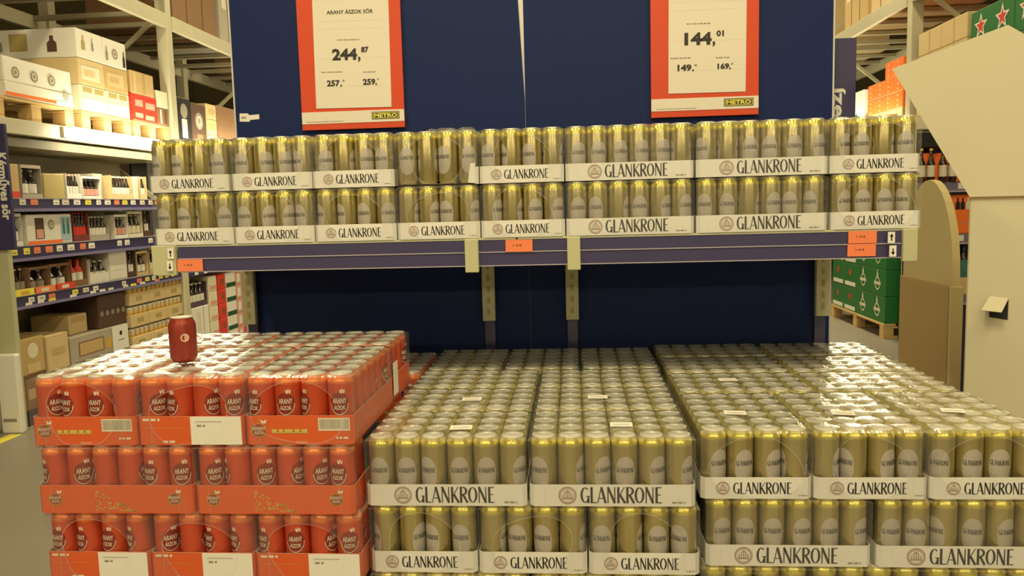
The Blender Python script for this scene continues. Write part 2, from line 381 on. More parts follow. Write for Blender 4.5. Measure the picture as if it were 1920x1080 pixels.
def film_mesh(nx, ny, w, d, crumple=0., seed=0):
    b = MB(); W2, D2 = w/2+.0012, d/2+.0012; q = 4; top = CH+.0032
    NX, NY = nx*q, ny*q; rr = random.Random(nx*7+ny+int(crumple*100)+seed*31)
    vs = []
    for j in range(NY+1):
        for i in range(NX+1):
            x = -W2+2*W2*i/NX; y = -D2+2*D2*j/NY
            dx = (i % q)/q; dy = (j % q)/q
            dip = .0045*max(0, (abs(dx-.5)*2)**3+(abs(dy-.5)*2)**3-.6)
            z = top-dip+rr.uniform(-.0006, .0006)+crumple*rr.uniform(0, .03)*(1 if 0 < i < NX and 0 < j < NY and i > NX*.4 else 0)
            if i in (0, NX) or j in (0, NY): z = top-.008
            vs.append((x, y, z))
    b.raw(vs, [(j*(NX+1)+i, j*(NX+1)+i+1, (j+1)*(NX+1)+i+1, (j+1)*(NX+1)+i) for j in range(NY) for i in range(NX)], M_FTOP, True)
    zt = top-.008
    def closed(P):
        n = 8; b.raw([P(-1+2*i/n, z) for z in (.002, zt) for i in range(n+1)], [(i, i+1, n+2+i, n+1+i) for i in range(n)], M_FILM)
    def oval(P, half):
        n = 32; a, c, zc = rr.uniform(.66, .80), rr.uniform(.070, .080), rr.uniform(.070, .080); p1, p2 = rr.uniform(0, 6), rr.uniform(0, 6); outer = []; inner = []
        wob = lambda t: 1+.07*math.sin(2*t+p1)+.05*math.sin(3*t+p2)
        for i in range(n):
            t = 2*PI*i/n+PI/4; u, v = math.cos(t), math.sin(t); k = 1/max(abs(u), abs(v))
            zz = zc+v*k*(zt-zc if v > 0 else zc-.002); outer.append(P(u*k, zz)); inner.append(P(u*a*wob(t), min(max(zc+v*c*wob(t), .004), zt-.004)))
        b.raw(outer+inner, [(i, (i+1) % n, n+(i+1) % n, n+i) for i in range(n)], M_FILM)
        i2 = [];
        for i in range(n):
            t = 2*PI*i/n+PI/4; i2.append(P(math.cos(t)*(a*wob(t)+.012), min(max(zc+math.sin(t)*(c*wob(t)+.0018), .003), zt-.003)))
        off = Vector(P(0, 0))*.004/max(half, .01)
        b.raw([Vector(p)+Vector((off.x, off.y, 0)) for p in inner]+[Vector(p)+Vector((off.x, off.y, 0)) for p in i2], [(i, (i+1) % n, n+(i+1) % n, n+i) for i in range(n)], M_FEDGE)
    front = lambda u, z: (u*W2, -D2, z); back = lambda u, z: (-u*W2, D2, z)
    left = lambda u, z: (-W2, -u*D2, z); right = lambda u, z: (W2, u*D2, z)
    if nx == 4: oval(front, D2); oval(back, D2); closed(left); closed(right)
    else: closed(front); closed(back); oval(left, W2); oval(right, W2)
    return b.mesh('film')
def dims(nx, ny): return nx*PITCH+.004, ny*PITCH+.004
CACHE = {}
def cached(key, fn):
    if key not in CACHE: CACHE[key] = fn()
    return CACHE[key]
def sticker_mesh():
    b = MB(); b.box((-.028, -.019, 0), (.028, .019, .0006), M_WHITE)
    for r in range(2):
        x = -.019
        while x < .018: k = R.uniform(.002, .005); b.poly([(x, -.009+r*.007, .0009), (x+k, -.009+r*.007, .0009), (x+k, -.006+r*.007, .0009), (x, -.006+r*.007, .0009)], M_GREY); x += k+.0015
    return b.mesh('price_sticker')
STK = sticker_mesh()
def beer_case(colour, nx, x, y, z, label, group, variant=None, rows=99, lids=False, film=True, torn=False, sticker=None, crumple=0.):
    """x = left edge, y = front edge of the tray"""
    ny = 24//nx; w, d = dims(nx, ny); h = .054 if colour == 'gold' else .071
    root = empty('beer_case', (x+w/2+.0012, y+d/2+.0012, z), R.uniform(-.0007, .0007))
    tag(root, label, 'beer case', group)
    M = M_TRAY if colour == 'gold' else M_OR
    variant = variant or ('gold4' if nx == 4 else 'gold6')
    tr = link('tray', cached(('tray', colour, nx, torn), lambda: tray_mesh(w, d, h, M, torn)), root)
    if not torn:
        for n, me in cached(('print', variant), lambda: print_meshes(variant, w, d, h)): link(n, me, tr)
    for j in range(min(ny, rows)):
        for i in range(nx):
            a = R.uniform(0, 2*PI) if R.random() < .45 else R.gauss(0, .45)
            c = link('can', ME[(colour, 0 if lids else 1)], root, (-w/2+.002+PITCH*(i+.5)+R.uniform(-.0003, .0003), -d/2+.002+PITCH*(j+.5), .0020), (0, 0, a))
            if lids: link('lid', ME['lid'], c)
    sd = R.randrange(5)
    if film: link('film', cached(('film', nx, crumple, sd), lambda: film_mesh(nx, ny, w, d, crumple, sd)), root)
    if sticker: link('price_sticker', STK, root, (sticker[0], sticker[1], CH+.0052), (0, 0, sticker[2]))
    return root
for x in (-6.5, -3.2, .3, 3.6, 6.8):   # unseen tubes added far behind the camera for streak highlights on cans
    t = tag(empty('streak_lamp', (x, -8.6, 3.3)), 'bare tube lamp added out of view for streak highlights on the cans', 'lamp', 'added streak lamps')
    b = MB(); b.lathe([(.03, 0), (.035, .01), (.035, 1.79), (.03, 1.8)], 10, mat('streak_tube', (1, 1, 1), .4, emit=((1, .85, .52), 55))); b.build('tube', t, loc=(-.9, 0, 0), rot=(0, PI/2, 0))
    b = MB(); b.box((-.95, -.05, .045), (.95, .05, .09), M_CREAM2)
    for q in (-.7, .7): b.box((q-.006, -.006, .09), (q+.006, .006, 2.9), M_CREAM2)
    b.build('housing', t)
LH = .172; S4, S6 = .269, .403
def palletbase(name, x, y, z, w, d, label, group=None, rz=0.):
    root = empty(name, (x, y, z), rz); tag(root, label, 'pallet', group)
    nb = 5; bw = .13
    def plank(): b = MB(); b.box((0, 0, 0), (w, .12, .022), M_WOOD, .003); return b.mesh('plank')
    def block(): b = MB(); b.box((-.05, -.05, 0), (.05, .05, .078), M_WOOD, .003); return b.mesh('block')
    def runner(): b = MB(); b.box((-.05, 0, 0), (.05, d, .02), M_WOOD, .003); return b.mesh('runner')
    pm = cached(('pl', w), plank); bm = cached('blk', block); rm = cached(('rn', d), runner)
    for k in range(nb): link('plank', pm, root, (0, (d-.12)*k/(nb-1), .122))
    for i in range(3):
        X = .05+(w-.1)*i/2
        link('runner', rm, root, (X, 0, 0)); link('runner', rm, root, (X, 0, .1))
        for j in range(3): link('block', bm, root, (X, .05+(d-.1)*j/2, .021))
    return root

# ------------------------------------------------------------------ room shell
b = MB(); b.box((-9, -9, -.1), (9, 18, 0), mat('floor_concrete', (.24, .21, .165), .4, var=.12, vs=2.5, bump=.03)); struct(b.build('floor'))
b = MB(); b.box((-9, -9, 6.2), (9, 18, 6.3), mat('ceiling_brown', (.16, .12, .07), .9, var=.1, vs=1)); struct(b.build('ceiling'))
b = MB(); b.box((-9, 18, 0), (9, 18.1, 6.2), mat('wall_olive', (.34, .27, .15), .8, var=.1, vs=1)); struct(b.build('wall_back'))
b = MB(); b.box((-9.1, -9, 0), (-9, 18, 6.2), MATS['wall_olive']); struct(b.build('wall_left'))
b = MB(); b.box((9, -9, 0), (9.1, 18, 6.2), MATS['wall_olive']); struct(b.build('wall_right'))
b = MB(); b.box((-3.13, 2.0, 0), (-3.05, 2.87, .003), M_YEL); struct(b.build('trim_1'))
for k, (x, y, p) in enumerate(LAMPS):
    t = tag(empty('ceiling_lamp', (x, y, LZ)), 'long ceiling lamp hung over the shop floor outside the picture', 'lamp', 'ceiling lamps')
    def hous():
        b = MB(); b.prism([(-.16, -.04), (.16, -.04), (.10, .06), (-.10, .06)], -.8, .8, M_CREAM2); return b.mesh('housing')
    link('housing', cached('lamph', hous), t)
    def rods():
        b = MB()
        for s in (-.6, .6): b.box((-.006, s-.006, .06), (.006, s+.006, 1.6), M_CREAM2)
        return b.mesh('hanger')
    link('hanger', cached('lampr', rods), t)

# ------------------------------------------------------------------ display wall: panels, brackets, shelf
def wall_panel(x0, x1, slope, label):
    b = MB()
    if slope: pts = [(x0, .02), (x1, .02), (x1, 1.79), (x1-.038, 2.60), (x0, 2.60)]  # edge cut back so the imitated glare streak tapers downward
    else: pts = [(x0, .02), (x1, .02), (x1, 2.60), (x0, 2.60)]
    b.prism(pts, 1.285, 1.291, M_NAVY)
    return tag(b.build('back_panel'), label, 'panel', 'navy back panels')
wall_panel(-.820, .343, True, 'navy blue back panel behind the shelf, left of the pale glare strip')
wall_panel(.3445, 1.508, False, 'navy blue back panel behind the shelf, right of the pale glare strip')
t = tag(empty('glare_post', (.343, 1.3125, 0)), 'added pale post imitating the glare streak at the joint of the two navy panels', 'post')
b = MB(); b.box((-.03, -.02, 0), (.03, .04, 2.65), mat('glare_white', (.8, .76, .70), .3)); b.build('post', t)  # whitish colour stands in for the bright glare at the panel joint
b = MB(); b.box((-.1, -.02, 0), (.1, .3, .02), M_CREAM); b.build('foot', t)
b = MB(); b.box((-.003, 0, .05), (.003, .004, 2.6), mat('edge_white', (.6, .58, .55), .4))
for x, l in ((-.8235, 'thin pale edge strip up the left side of the navy panels'), (1.5115, 'thin pale edge strip up the right side of the navy panels')):
    tag(b.build('edge_strip', loc=(x, 1.283, 0)), l, 'trim')
shelf = tag(empty('display_shelf', (.35, .65, 1.2)), 'long metal shelf with violet price rail carrying two rows of gold cans', 'shelf')
def sp_(b, n, p=shelf, **k): o = b.build(n, p, **k); o.location = Vector(o.location)-Vector((.35, .65, 1.2)); return o
b = MB(); b.box((-.845, .655, 1.272), (.34, 1.26, 1.287), M_CREAM, .002); sp_(b, 'shelf_board')
b = MB(); b.box((.345, .655, 1.272), (1.55, 1.26, 1.287), M_CREAM, .002); sp_(b, 'shelf_board')
for zi, (z0, z1) in enumerate(((1.243, 1.281), (1.200, 1.240))):
    b = MB(); b.box((-.768, .640, z0), (1.517, .648, z1), M_RAIL); b.box((-.768, .637, z0-.0015), (1.517, .642, z0+.0015), M_RAILE); b.box((-.768, .639, z1-.001), (1.517, .642, z1+.001), M_RAIL)
    b.box((-.76, .648, z0+.004), (1.51, .66, z1-.004), M_CREAM); sp_(b, 'price_rail')
for x0, x1, fr, z0 in ((-.853, -.773, .628, 1.190), (.179, .222, .622, 1.181), (.502, .543, .622, 1.183), (1.519, 1.562, .628, 1.188)):
    b = MB(); b.box((x0, fr, z0), (x1, fr+.02, 1.287), M_CREAM, .002); sp_(b, 'end_cap')
for xc in (-.795, .183, .513, 1.470):
    b = MB(); e = .005
    b.prism([(.655, 1.268), (.655, 1.215), (.95, 1.19), (1.24, 1.15), (1.24, 1.268)], xc-e, xc+e, M_CREAM, 'x'); sp_(b, 'bracket_arm')
    b = MB(); b.box((xc-.025, 1.235, .935), (xc+.025, 1.262, 1.268), M_CREAM, .002)
    for k in range(5): b.box((xc-.006, 1.2335, .96+k*.045), (xc+.006, 1.2352, .985+k*.045), M_OLIVE)
    sp_(b, 'bracket_plate')
    b = MB(); b.box((xc-.02, 1.268, .0), (xc+.02, 1.284, 1.27), M_RAIL); sp_(b, 'upright')
def labels(x0, x1, z0, z1, txt, M=M_LABOR):
    b = MB(); b.box((x0, .6345, z0), (x1, .6365, z1), M, .0)
    b.flat(text(txt, (z1-z0)*.18, (x1-x0)*.32, .01), M_ORDK if M is M_LABOR else M_BLACK, (x0+x1)/2-.005, (z0+z1)/2-.002, .634)
    return sp_(b, 'price_label')
labels(-.771, -.685, 1.202, 1.241, '144'); labels(.308, .393, 1.243, 1.281, '144')
labels(1.359, 1.443, 1.246, 1.284, '144'); labels(1.357, 1.441, 1.206, 1.244, '144')
for x, z, up_ in ((-.785, 1.262, 1), (-.790, 1.222, 0), (1.482, 1.262, 1), (1.487, 1.221, 0)):
    b = MB(); s = 1 if up_ else -1
    b.box((x-.010, .6225, z-.017), (x+.010, .6262, z+.017), M_WHITE); b.rect(x-.002, x+.002, z-.010, z+.008, .622, M_BLACK)
    b.poly([(x-.006, .622, z+s*.003), (x+.006, .622, z+s*.003), (x, .622, z+s*.012)][::s], M_BLACK); o = sp_(b, 'arrow_label')

def poster(x0, x1, zb, head, big, sup, l1, s1, l2, s2, label, px0, px1, pz0, pz1, tilt=0.):
    t = tag(empty('price_poster', ((x0+x1)/2, 1.28, zb)), label, 'price sign', 'red framed price signs'); cx = (x0+x1)/2
    def B(bm, n, p=t): o = bm.build(n, p); return o
    X = lambda v: v-cx; Z = lambda v: v-zb
    H = .60
    b = MB()
    b.box((X(x0), -.012, 0), (X(x1), -.004, H), M_SIGNR, .001)
    fr = B(b, 'frame')
    b = MB(); b.box((X(x0)+.001, -.014, .024), (X(x1)-.001, -.0122, .070), M_PAPER)
    dash(b, X(x0)+.02, X(x0)+.17, .030, .003, -.0146, M_GREY); st = B(b, 'footer_strip')
    b = MB(); lx = X(x1)-.075; b.rect(lx-.055, lx+.055, .034, .063, -.0144, M_BLACK); b.rect(lx-.052, lx+.052, .037, .060, -.0147, M_YEL)
    b.rect(lx-.050, lx+.050, .039, .058, -.0150, mat('logo_navy', (.05, .05, .04), .5)); b.flat(text('METRO', .014, .092, .03), M_YEL, lx, .0415, -.0153); o = b.build('logo', st)
    b = MB(); b.box((X(px0), -.0142, Z(pz0)), (X(px1), -.0124, Z(pz1)), M_PAPER)
    for k in (.2, .46, .73, .80): b.rect(X(px0)+.015, X(px1)-.015, Z(pz0)+(pz1-pz0)*k, Z(pz0)+(pz1-pz0)*k+.0008, -.0146, M_OFFW)
    pc = (X(px0)+X(px1))/2
    b.rect(pc-.0004, pc+.0004, Z(pz0)+.06, Z(pz0)+.15, -.0146, M_OFFW)
    pp = B(b, 'paper'); pp.rotation_euler.y = tilt
    def T(s, h, w, x, z, M=M_INK, off=.01):
        b = MB()
        if s == '-': dash(b, X(x)-w/2, X(x)+w/2, Z(z), h*.7, -.015, M); b.build('small_print', pp); return
        b.flat(text(s, h, w, off), M, X(x), Z(z), -.015); b.build('lettering', pp)
    if head: T(head[0], .014, .184, head[1], head[2], M_INK, .02)
    for s, h, w, x, z, bold in big: T(s, h, w, x, z, M_INK if bold else M_GREY, .045 if bold else 0.)
    return t
poster(-.544, -.131, 1.706, ('ARANY ÁSZOK SÖR', -.336, 2.148), [('244', .040, .100, -.362, 1.974, 1), (',', .040, .010, -.304, 1.974, 1), ('87', .020, .030, -.281, 2.000, 1),
    ('257', .021, .052, -.411, 1.874, 1), (',', .02, .006, -.380, 1.874, 1), ('-', .009, .014, -.368, 1.890, 0), ('259', .021, .050, -.268, 1.876, 1), (',', .02, .006, -.240, 1.876, 1), ('-', .009, .014, -.229, 1.893, 0),
    ('-', .006, .09, -.345, 2.047, 0), ('-', .006, .085, -.415, 1.925, 0), ('-', .006, .05, -.265, 1.922, 0)],
    0, 0, 0, 0, 0, 'red framed price sign reading 244 on a navy panel, above the left-hand cans', -.484, -.182, 1.788, 2.204, .012)
poster(.828, 1.232, 1.708, None, [('144', .042, .102, 1.003, 1.976, 1), (',', .040, .010, 1.062, 1.976, 1), ('01', .020, .028, 1.085, 2.004, 1),
    ('149', .022, .053, .953, 1.880, 1), (',', .02, .006, .985, 1.880, 1), ('-', .009, .016, .997, 1.896, 0), ('169', .019, .044, 1.098, 1.883, 1), (',', .02, .006, 1.123, 1.883, 1), ('-', .009, .014, 1.134, 1.897, 0),
    ('-', .006, .09, 1.005, 2.050, 0), ('-', .006, .08, .940, 1.925, 0), ('-', .006, .05, 1.095, 1.922, 0)],
    0, 0, 0, 0, 0, 'red framed price sign reading 144 on a navy panel, above the right-hand cans', .893, 1.182, 1.796, 2.215, .008)
b = MB(); b.prism([(-.806, 1.752), (-.764, 1.750), (-.764, 1.757), (-.724, 1.759), (-.724, 1.778), (-.766, 1.776), (-.770, 1.783), (-.804, 1.784)], 1.2835, 1.2848, M_WHITE)
dash(b, -.798, -.772, 1.763, .007, 1.2832, M_GREY)
tag(b.build('paper_tag'), 'small torn white paper tag stuck low on the navy panel near its left edge', 'sticker')

# ------------------------------------------------------------------ cases on the shelf
GS = 'gold can cases on the shelf'
ordn = ['first', 'second', 'third', 'fourth', 'fifth', 'sixth', 'seventh', 'eighth']
seq = [4, 4, 4, 4, 4, 6, 6, 4]
for lev in range(2):
    x = -.853
    for k, n in enumerate(seq):
        row = 'lower' if lev == 0 else 'upper'
        if lev and k == 3: lb = 'torn case of gold cans without its front tray wall, upper shelf row'
        else: lb = ('wide' if n == 6 else 'narrow')+' white-trayed case of gold cans, '+ordn[k]+' from left in the '+row+' shelf row'
        beer_case('gold', n, x+(-.006 if lev and k == 0 else (.004 if lev == 0 and k == 7 else 0)), .652+(.004 if lev else 0)*(k % 2), 1.288+lev*LH, lb, GS, rows=99 if lev else 2,
                  torn=bool(lev and k == 3), crumple=.35 if lev and k == 3 else 0.)
        x += S4 if n == 4 else S6
        x += .0015

# ------------------------------------------------------------------ pallet of red cans
Z0 = .144; X0, Y0 = -.816, -.055
GR = 'red can cases on the pallet'
palletbase('pallet', X0, Y0, 0, .8, 1.2, 'wooden pallet under the stack of red can cases', 'display pallets')
zt = Z0+4*LH
for k, v in enumerate(('red_bar', 'red_sheet', 'red_bar')):
    beer_case('red', 4, X0+k*(S4+.0015), Y0, zt, ['orange-trayed case of red cans with barcode, outer left front corner of top layer', 'orange-trayed case of red cans with white sheet, middle front of top layer', 'orange-trayed case of red cans with barcode, top layer, beside the gold cans'][k], GR, variant=v, lids=True)
for k in range(2):
    c = beer_case('red', 6, X0+.003+k*(S6+.001), Y0+S6+.002, zt, ['case of red cans in back row of top layer, on the aisle side', 'case of red cans in back row of top layer, with white side label'][k], GR, variant='red6', lids=True)
    if k:
        b = MB(); b.box((.2030, -.115, .015), (.2042, -.060, .110), M_WHITE); b.build('side_label', c)
for k in range(2): beer_case('red', 6, X0+.002+k*(S6+.001), Y0-.002, zt-LH, ['wide orange-trayed case of red cans, second layer from top, outer left', 'wide orange-trayed case of red cans, second layer from top, next to gold stack'][k], GR, variant='red6', rows=2)
beer_case('red', 4, X0+2*(S4+.0015), Y0+.81, zt-LH, 'shaded case of red cans at pallet back, one layer below the top', GR, variant='red_bar', lids=True)
beer_case('red', 4, X0+S4+.0015, Y0+.81, zt-LH, 'shaded case of red cans hidden behind the top layer, middle of pallet back', GR, variant='red_bar', rows=6)
for k in range(3): beer_case('red', 4, X0+.008+k*(S4-.001), Y0+.002, zt-2*LH, ['orange-trayed case of red cans with white sheet, third layer, outer left', 'orange-trayed case of red cans with white sheet, third layer, middle', 'orange-trayed case of red cans with white sheet, third layer, next to gold stack'][k], GR, variant='red_sheet', rows=2)
for lay in (3, 4):
    for k in range(2): beer_case('red', 6, X0+.002+k*(S6+.001), Y0, zt-lay*LH, 'orange-trayed case of red cans, '+('fourth', 'bottom')[lay-3]+' layer, '+('outer left', 'next to the gold cans')[k], GR, variant='red6', rows=1, film=False)
# single can
t = tag(empty('soft_drink_can', (-.492, .099, zt+LH+.0045), .5), 'single dark red drink can standing on top of the red can cases', 'can')
b = MB(); mr = mat('cola_red', (.30, .040, .025), .35, .3, var=.15, vs=30)
b.lathe([(.0225, .002), (.0245, 0), (.029, .006), (.0335, .014), (.0335, .096), (.0315, .103), (.0270, .112), (.0265, .115), (.0272, .117)], 28, mr, cap1=False, mats=[mr]*7+[M_LID])
b.build('body', t)
b = MB(); b.lathe([(.0272, .117), (.0262, .117), (.0252, .1135), (.001, .1135)], 24, M_LID, cap0=False)
b.prism([(.008*math.cos(2*PI*i/8), .004+.011*math.sin(2*PI*i/8)) for i in range(8)], .1138, .115, M_LID, 'z'); b.build('lid', t)
b = MB(); n = 14
b.wrap(([(.011*math.cos(2*PI*i/n), .011*math.sin(2*PI*i/n)) for i in range(n)], [tuple(range(n))]), M_PINK, .12, .066, .0338)
b.wrap(([(.009*math.cos(2*PI*i/n), .009*math.sin(2*PI*i/n)) for i in range(n)]+[(.0075*math.cos(2*PI*i/n), .0075*math.sin(2*PI*i/n)) for i in range(n)], [(i, (i+1) % n, n+(i+1) % n, n+i) for i in range(n)]), M_OFFW, .12, .066, .0341)
b.build('round_print', t)

# ------------------------------------------------------------------ pallets of gold cans
GP, GQ = 'gold can cases on the middle pallet', 'gold can cases on the right pallet'
zt = Z0+3*LH
palletbase('pallet', 0, 0, 0, .8, 1.2, 'wooden pallet under the middle stack of gold can cases', 'display pallets')
palletbase('pallet', .826, .05, 0, .8, 1.2, 'wooden pallet under the gold can cases beside the cardboard stand', 'display pallets')
side = ('beside the red cans', 'beside the right pallet', '')
STI = {(0, 0): (.03, -.05, .05), (1, 0): (.03, -.03, -.03), (0, 1): (.02, -.025, .04), (1, 1): (-.02, -.01, -.02)}
for j in range(3):
    for i in range(2):
        beer_case('gold', 6, i*(S6+.001), j*(S4+.0005), zt, 'wide case of gold cans on middle pallet top, '+('front', 'second', 'third')[j]+' row, '+side[i], GP, lids=True, sticker=STI.get((i, j)))
for i in range(3): beer_case('gold', 4, i*(S4+.001), .810, zt, 'narrow shaded case of gold cans on middle pallet top, back row, '+(side[0], 'centre', side[1])[i], GP, lids=True)
for i in range(3): beer_case('gold', 4, .004+i*(S4+.0015), .002, zt-LH, 'narrow case of gold cans, second layer of middle pallet, '+(side[0], 'centre', side[1])[i], GP, rows=2)
for i in range(2): beer_case('gold', 6, i*(S6+.001), .001, zt-2*LH, 'wide case of gold cans, third layer of middle pallet, '+side[i], GP, rows=2)
for i in range(3): beer_case('gold', 4, i*(S4+.001), .001, zt-3*LH, 'narrow case of gold cans, bottom layer of middle pallet, '+side[min(i, 1)]+(', centre', '', ', outer')[(1, 0, 2)[i]], GP, rows=1, film=False)
XP, YP = .822, .052
side = ('beside the middle pallet', 'centre', 'outer right'); s2 = ('beside the middle pallet', 'beside the cardboard stand')
for i in range(3): beer_case('gold', 4, XP+i*(S4+.0025), YP, zt, 'narrow case of gold cans on right pallet top, front row, '+side[i], GQ, lids=True, sticker=((-.02, -.04, -.1), (-.02, -.05, -.15), (-.01, -.03, -.25))[i])
for j in range(3):
    for i in range(2): beer_case('gold', 6, XP+i*(S6+.001), YP+S6+.003+j*(S4+.0005), zt, 'wide case of gold cans on right pallet top, '+('second', 'third', 'back')[j]+' row, '+s2[i], GQ, lids=True, sticker=(-.03, .01, .05) if (i, j) == (0, 0) else None)
for i in range(2): beer_case('gold', 6, XP+.012+i*(S6+.008), YP+.001, zt-LH, 'wide case of gold cans, second layer of right pallet, '+s2[i], GQ, rows=2)
for i in range(3): beer_case('gold', 4, XP+i*(S4+.0015), YP+.001, zt-2*LH, 'narrow case of gold cans, third layer of right pallet, '+side[i], GQ, rows=2)
for i in range(2): beer_case('gold', 6, XP+i*(S6+.001), YP+.001, zt-3*LH, 'wide case of gold cans, bottom layer of right pallet, '+s2[i], GQ, rows=1, film=False)
# aisle-side wall cases under the outer right column so the stack is closed there
for lay in (1, 2, 3):
    beer_case('gold', 4, XP+2*(S4+.0015)+.012, YP+S6+.03, zt-lay*LH, 'case of gold cans inside the right pallet, '+('second', 'third', 'bottom')[lay-1]+' layer, behind the front case', GQ, rows=6, film=False)

# ------------------------------------------------------------------ goods helpers (front faces local -Y, x to the right)
def place(root, face, y0, y1, z, X):
    """put a local-frame thing on a left (+X facing) or right (-X facing) aisle plane between y0 and y1"""
    root.location = (X, (y0+y1)/2, z); root.rotation_euler.z = PI/2 if face == 'L' else -PI/2; return root
def carton(label, w, d, h, M, decor=(), side=(), group=None, cat='box', name='carton'):
    b = MB(); b.box((-w/2, 0, 0), (w/2, d, h), M, min(.006, h*.05))
    b.rect(-w/2+.01, w/2-.01, h*.985, h*.99, -.0005, M_KRAFT)
    b.poly([(-w/2+.01, d/2-.002, h+.0006), (w/2-.01, d/2-.002, h+.0006), (w/2-.01, d/2+.002, h+.0006), (-w/2+.01, d/2+.002, h+.0006)], M_DKBR)
    def deco(D, P):
        P0 = P; cnt = 0
        for q in D:
            k = q[0]; cnt += 1; P = lambda u, v, _k, c=cnt: P0(u, v, 1+c*.8)
            if k == 'r': _, u0, u1, v0, v1, mm = q; b.poly([P(u0, v0, 1), P(u1, v0, 1), P(u1, v1, 1), P(u0, v1, 1)], mm)
            elif k == 'c':
                _, u, v, r, mm = q; ww = P(1, 0, 0); wd = abs(Vector(P(1, 0, 0))-Vector(P(0, 0, 0)))if 0 else (Vector(P(1, 0, 0))-Vector(P(0, 0, 0))).length
                b.poly([P(u+r*h/wd*math.cos(2*PI*i/12), v+r*math.sin(2*PI*i/12), 1.5) for i in range(12)], mm)
            elif k == 's':
                _, u, v, r, mm = q; wd = (Vector(P(1, 0, 0))-Vector(P(0, 0, 0))).length
                b.poly([P(u+(r if i % 2 == 0 else r*.42)*h/wd*math.cos(PI/2+2*PI*i/10), v+(r if i % 2 == 0 else r*.42)*math.sin(PI/2+2*PI*i/10), 2) for i in range(10)], mm)
            elif k == 'b':   # bottle picture
                _, u, v0, v1, r, mm = q
                b.poly([P(u-r, v0, 2), P(u+r, v0, 2), P(u+r, v0+(v1-v0)*.55, 2), P(u+r*.4, v0+(v1-v0)*.72, 2), P(u+r*.4, v1, 2), P(u-r*.4, v1, 2), P(u-r*.4, v0+(v1-v0)*.72, 2), P(u-r, v0+(v1-v0)*.55, 2)], mm)
    deco(decor, lambda u, v, k: (-w/2+u*w, -.0006*k, v*h))
    deco(side, lambda u, v, k: (-w/2-.0006*k, d-u*d, v*h))
    o = b.build(name); return tag(o, label, cat, group)
def bottle_mesh(h, r, glass, lab, cap):
    b = MB(); b.lathe([(r*.9, 0), (r, .01*h), (r, h*.16), (r, h*.50), (r, h*.56), (r*.38, h*.74), (r*.36, h*.93), (r*.42, h)], 12, glass, mats=[glass, glass, lab, glass, glass, glass, cap])
    return b.mesh('bottle')
def bottle_pack(label, w, d, h, n, glass=M_BTL, lab=M_WHITE, cap=M_OFFW, M=M_TAN, style='tray', group=None):
    """carton holding bottles: 'tray' low front wall, 'frame' window frame, 'six' carrier with handle"""
    t = tag(empty('bottle_carton'), label, 'bottle carton', group)
    b = MB(); t_ = .004
    b.box((-w/2, d-t_, 0), (w/2, d, h), M); b.box((-w/2, 0, 0), (-w/2+t_, d-t_, h), M); b.box((w/2-t_, 0, 0), (w/2, d-t_, h), M); b.box((-w/2+t_, 0, 0), (w/2-t_, d-t_, t_), M)
    if style == 'frame':
        b.box((-w/2+t_, 0, t_), (w/2-t_, t_, h*.14), M); b.box((-w/2+t_, 0, h*.90), (w/2-t_, t_, h), M)
        b.box((-w/2+t_, t_, h-t_), (w/2-t_, d-t_, h), M)
    elif style == 'six':
        b.box((-w/2+t_, 0, t_), (w/2-t_, t_, h*.42), M); b.prism([(-w*.3, h*.4), (w*.3, h*.4), (w*.2, h*1.05), (-w*.2, h*1.05)], d*.5-.002, d*.5+.002, M)
    else: b.box((-w/2+t_, 0, t_), (w/2-t_, t_, h*.22), M)
    b.build('carton', t)
    bh = h*(.84 if style == 'frame' else .95); r = min((w-.02)/n/2*.96, .035)
    me = bottle_mesh(bh, r, glass, lab, cap)
    for j in range(2 if d > 4*r+.02 else 1):
        for i in range(n): link('bottle', me, t, (-w/2+.01+(w-.02)*(i+.5)/n, .008+r+j*(2*r+.003), t_+.001))
    return t

# ------------------------------------------------------------------ racks
def rack(name, X, face, label, ys, depth=1.1):
    s = -1 if face == 'L' else 1            # rear side direction
    t = tag(empty(name, (X, ys[0], 0)), label, 'pallet rack', 'pallet racks')
    def bx(n, a, b_, M=M_CREAM2, bev=.004):
        a = list(a); b_ = list(b_)
        for i in range(3):
            if a[i] > b_[i]: a[i], b_[i] = b_[i], a[i]
        c = [(a[i]+b_[i])/2 for i in range(3)]; q = MB(); q.box([a[i]-c[i] for i in range(3)], [b_[i]-c[i] for i in range(3)], M, bev)
        return q.build(n, t, loc=(c[0]-X, c[1]-ys[0], c[2]))
    for y in ys:
        for dx in (0, depth): bx('post', (X+s*dx, y-.05, 0), (X+s*(dx+.10), y+.05, 5.2))
        for k in range(5):   # diagonal bracing of the upright frame
            z = .4+k*.95; q = MB(); u = X+s*.05-X; v = X+s*(depth+.05)-X
            za, zb = (z, z+.9) if k % 2 else (z+.9, z)
            q.prism([(u, za), (v, zb), (v, zb+.05), (u, za+.05)], y-ys[0]-.012, y-ys[0]+.012, M_CREAM2); q.build('brace', t)
    for y0, y1 in zip(ys[:-1], ys[1:]):
        for z, hh in ((1.935, .10), (3.06, .12), (4.25, .12)):
            for dx in (-.015, depth+.03): bx('beam', (X+s*dx, 2.946 if (face == 'L' and y0 < 2.5 and z < 2) else y0+.051, z), (X+s*(dx+.05), y1-.051, z+hh))
            n = 5
            for k in range(n):
                yy = y0+.2+(y1-y0-.4)*k/(n-1); bx('cross_bar', (X+s*.035, yy-.03, z+hh-.045), (X+s*(depth+.03), yy+.03, z+hh-.005), M_CREAM2, .002)
    return t
rack('pallet_rack', -3.10, 'L', 'tall cream pallet rack over the wine shelves along the left aisle', [2.45, 5.28, 7.78, 10.28, 12.78])
rack('pallet_rack', 3.50, 'R', 'tall cream pallet rack over the green cases along the right aisle', [3.05, 5.56, 8.06, 10.56, 13.06])
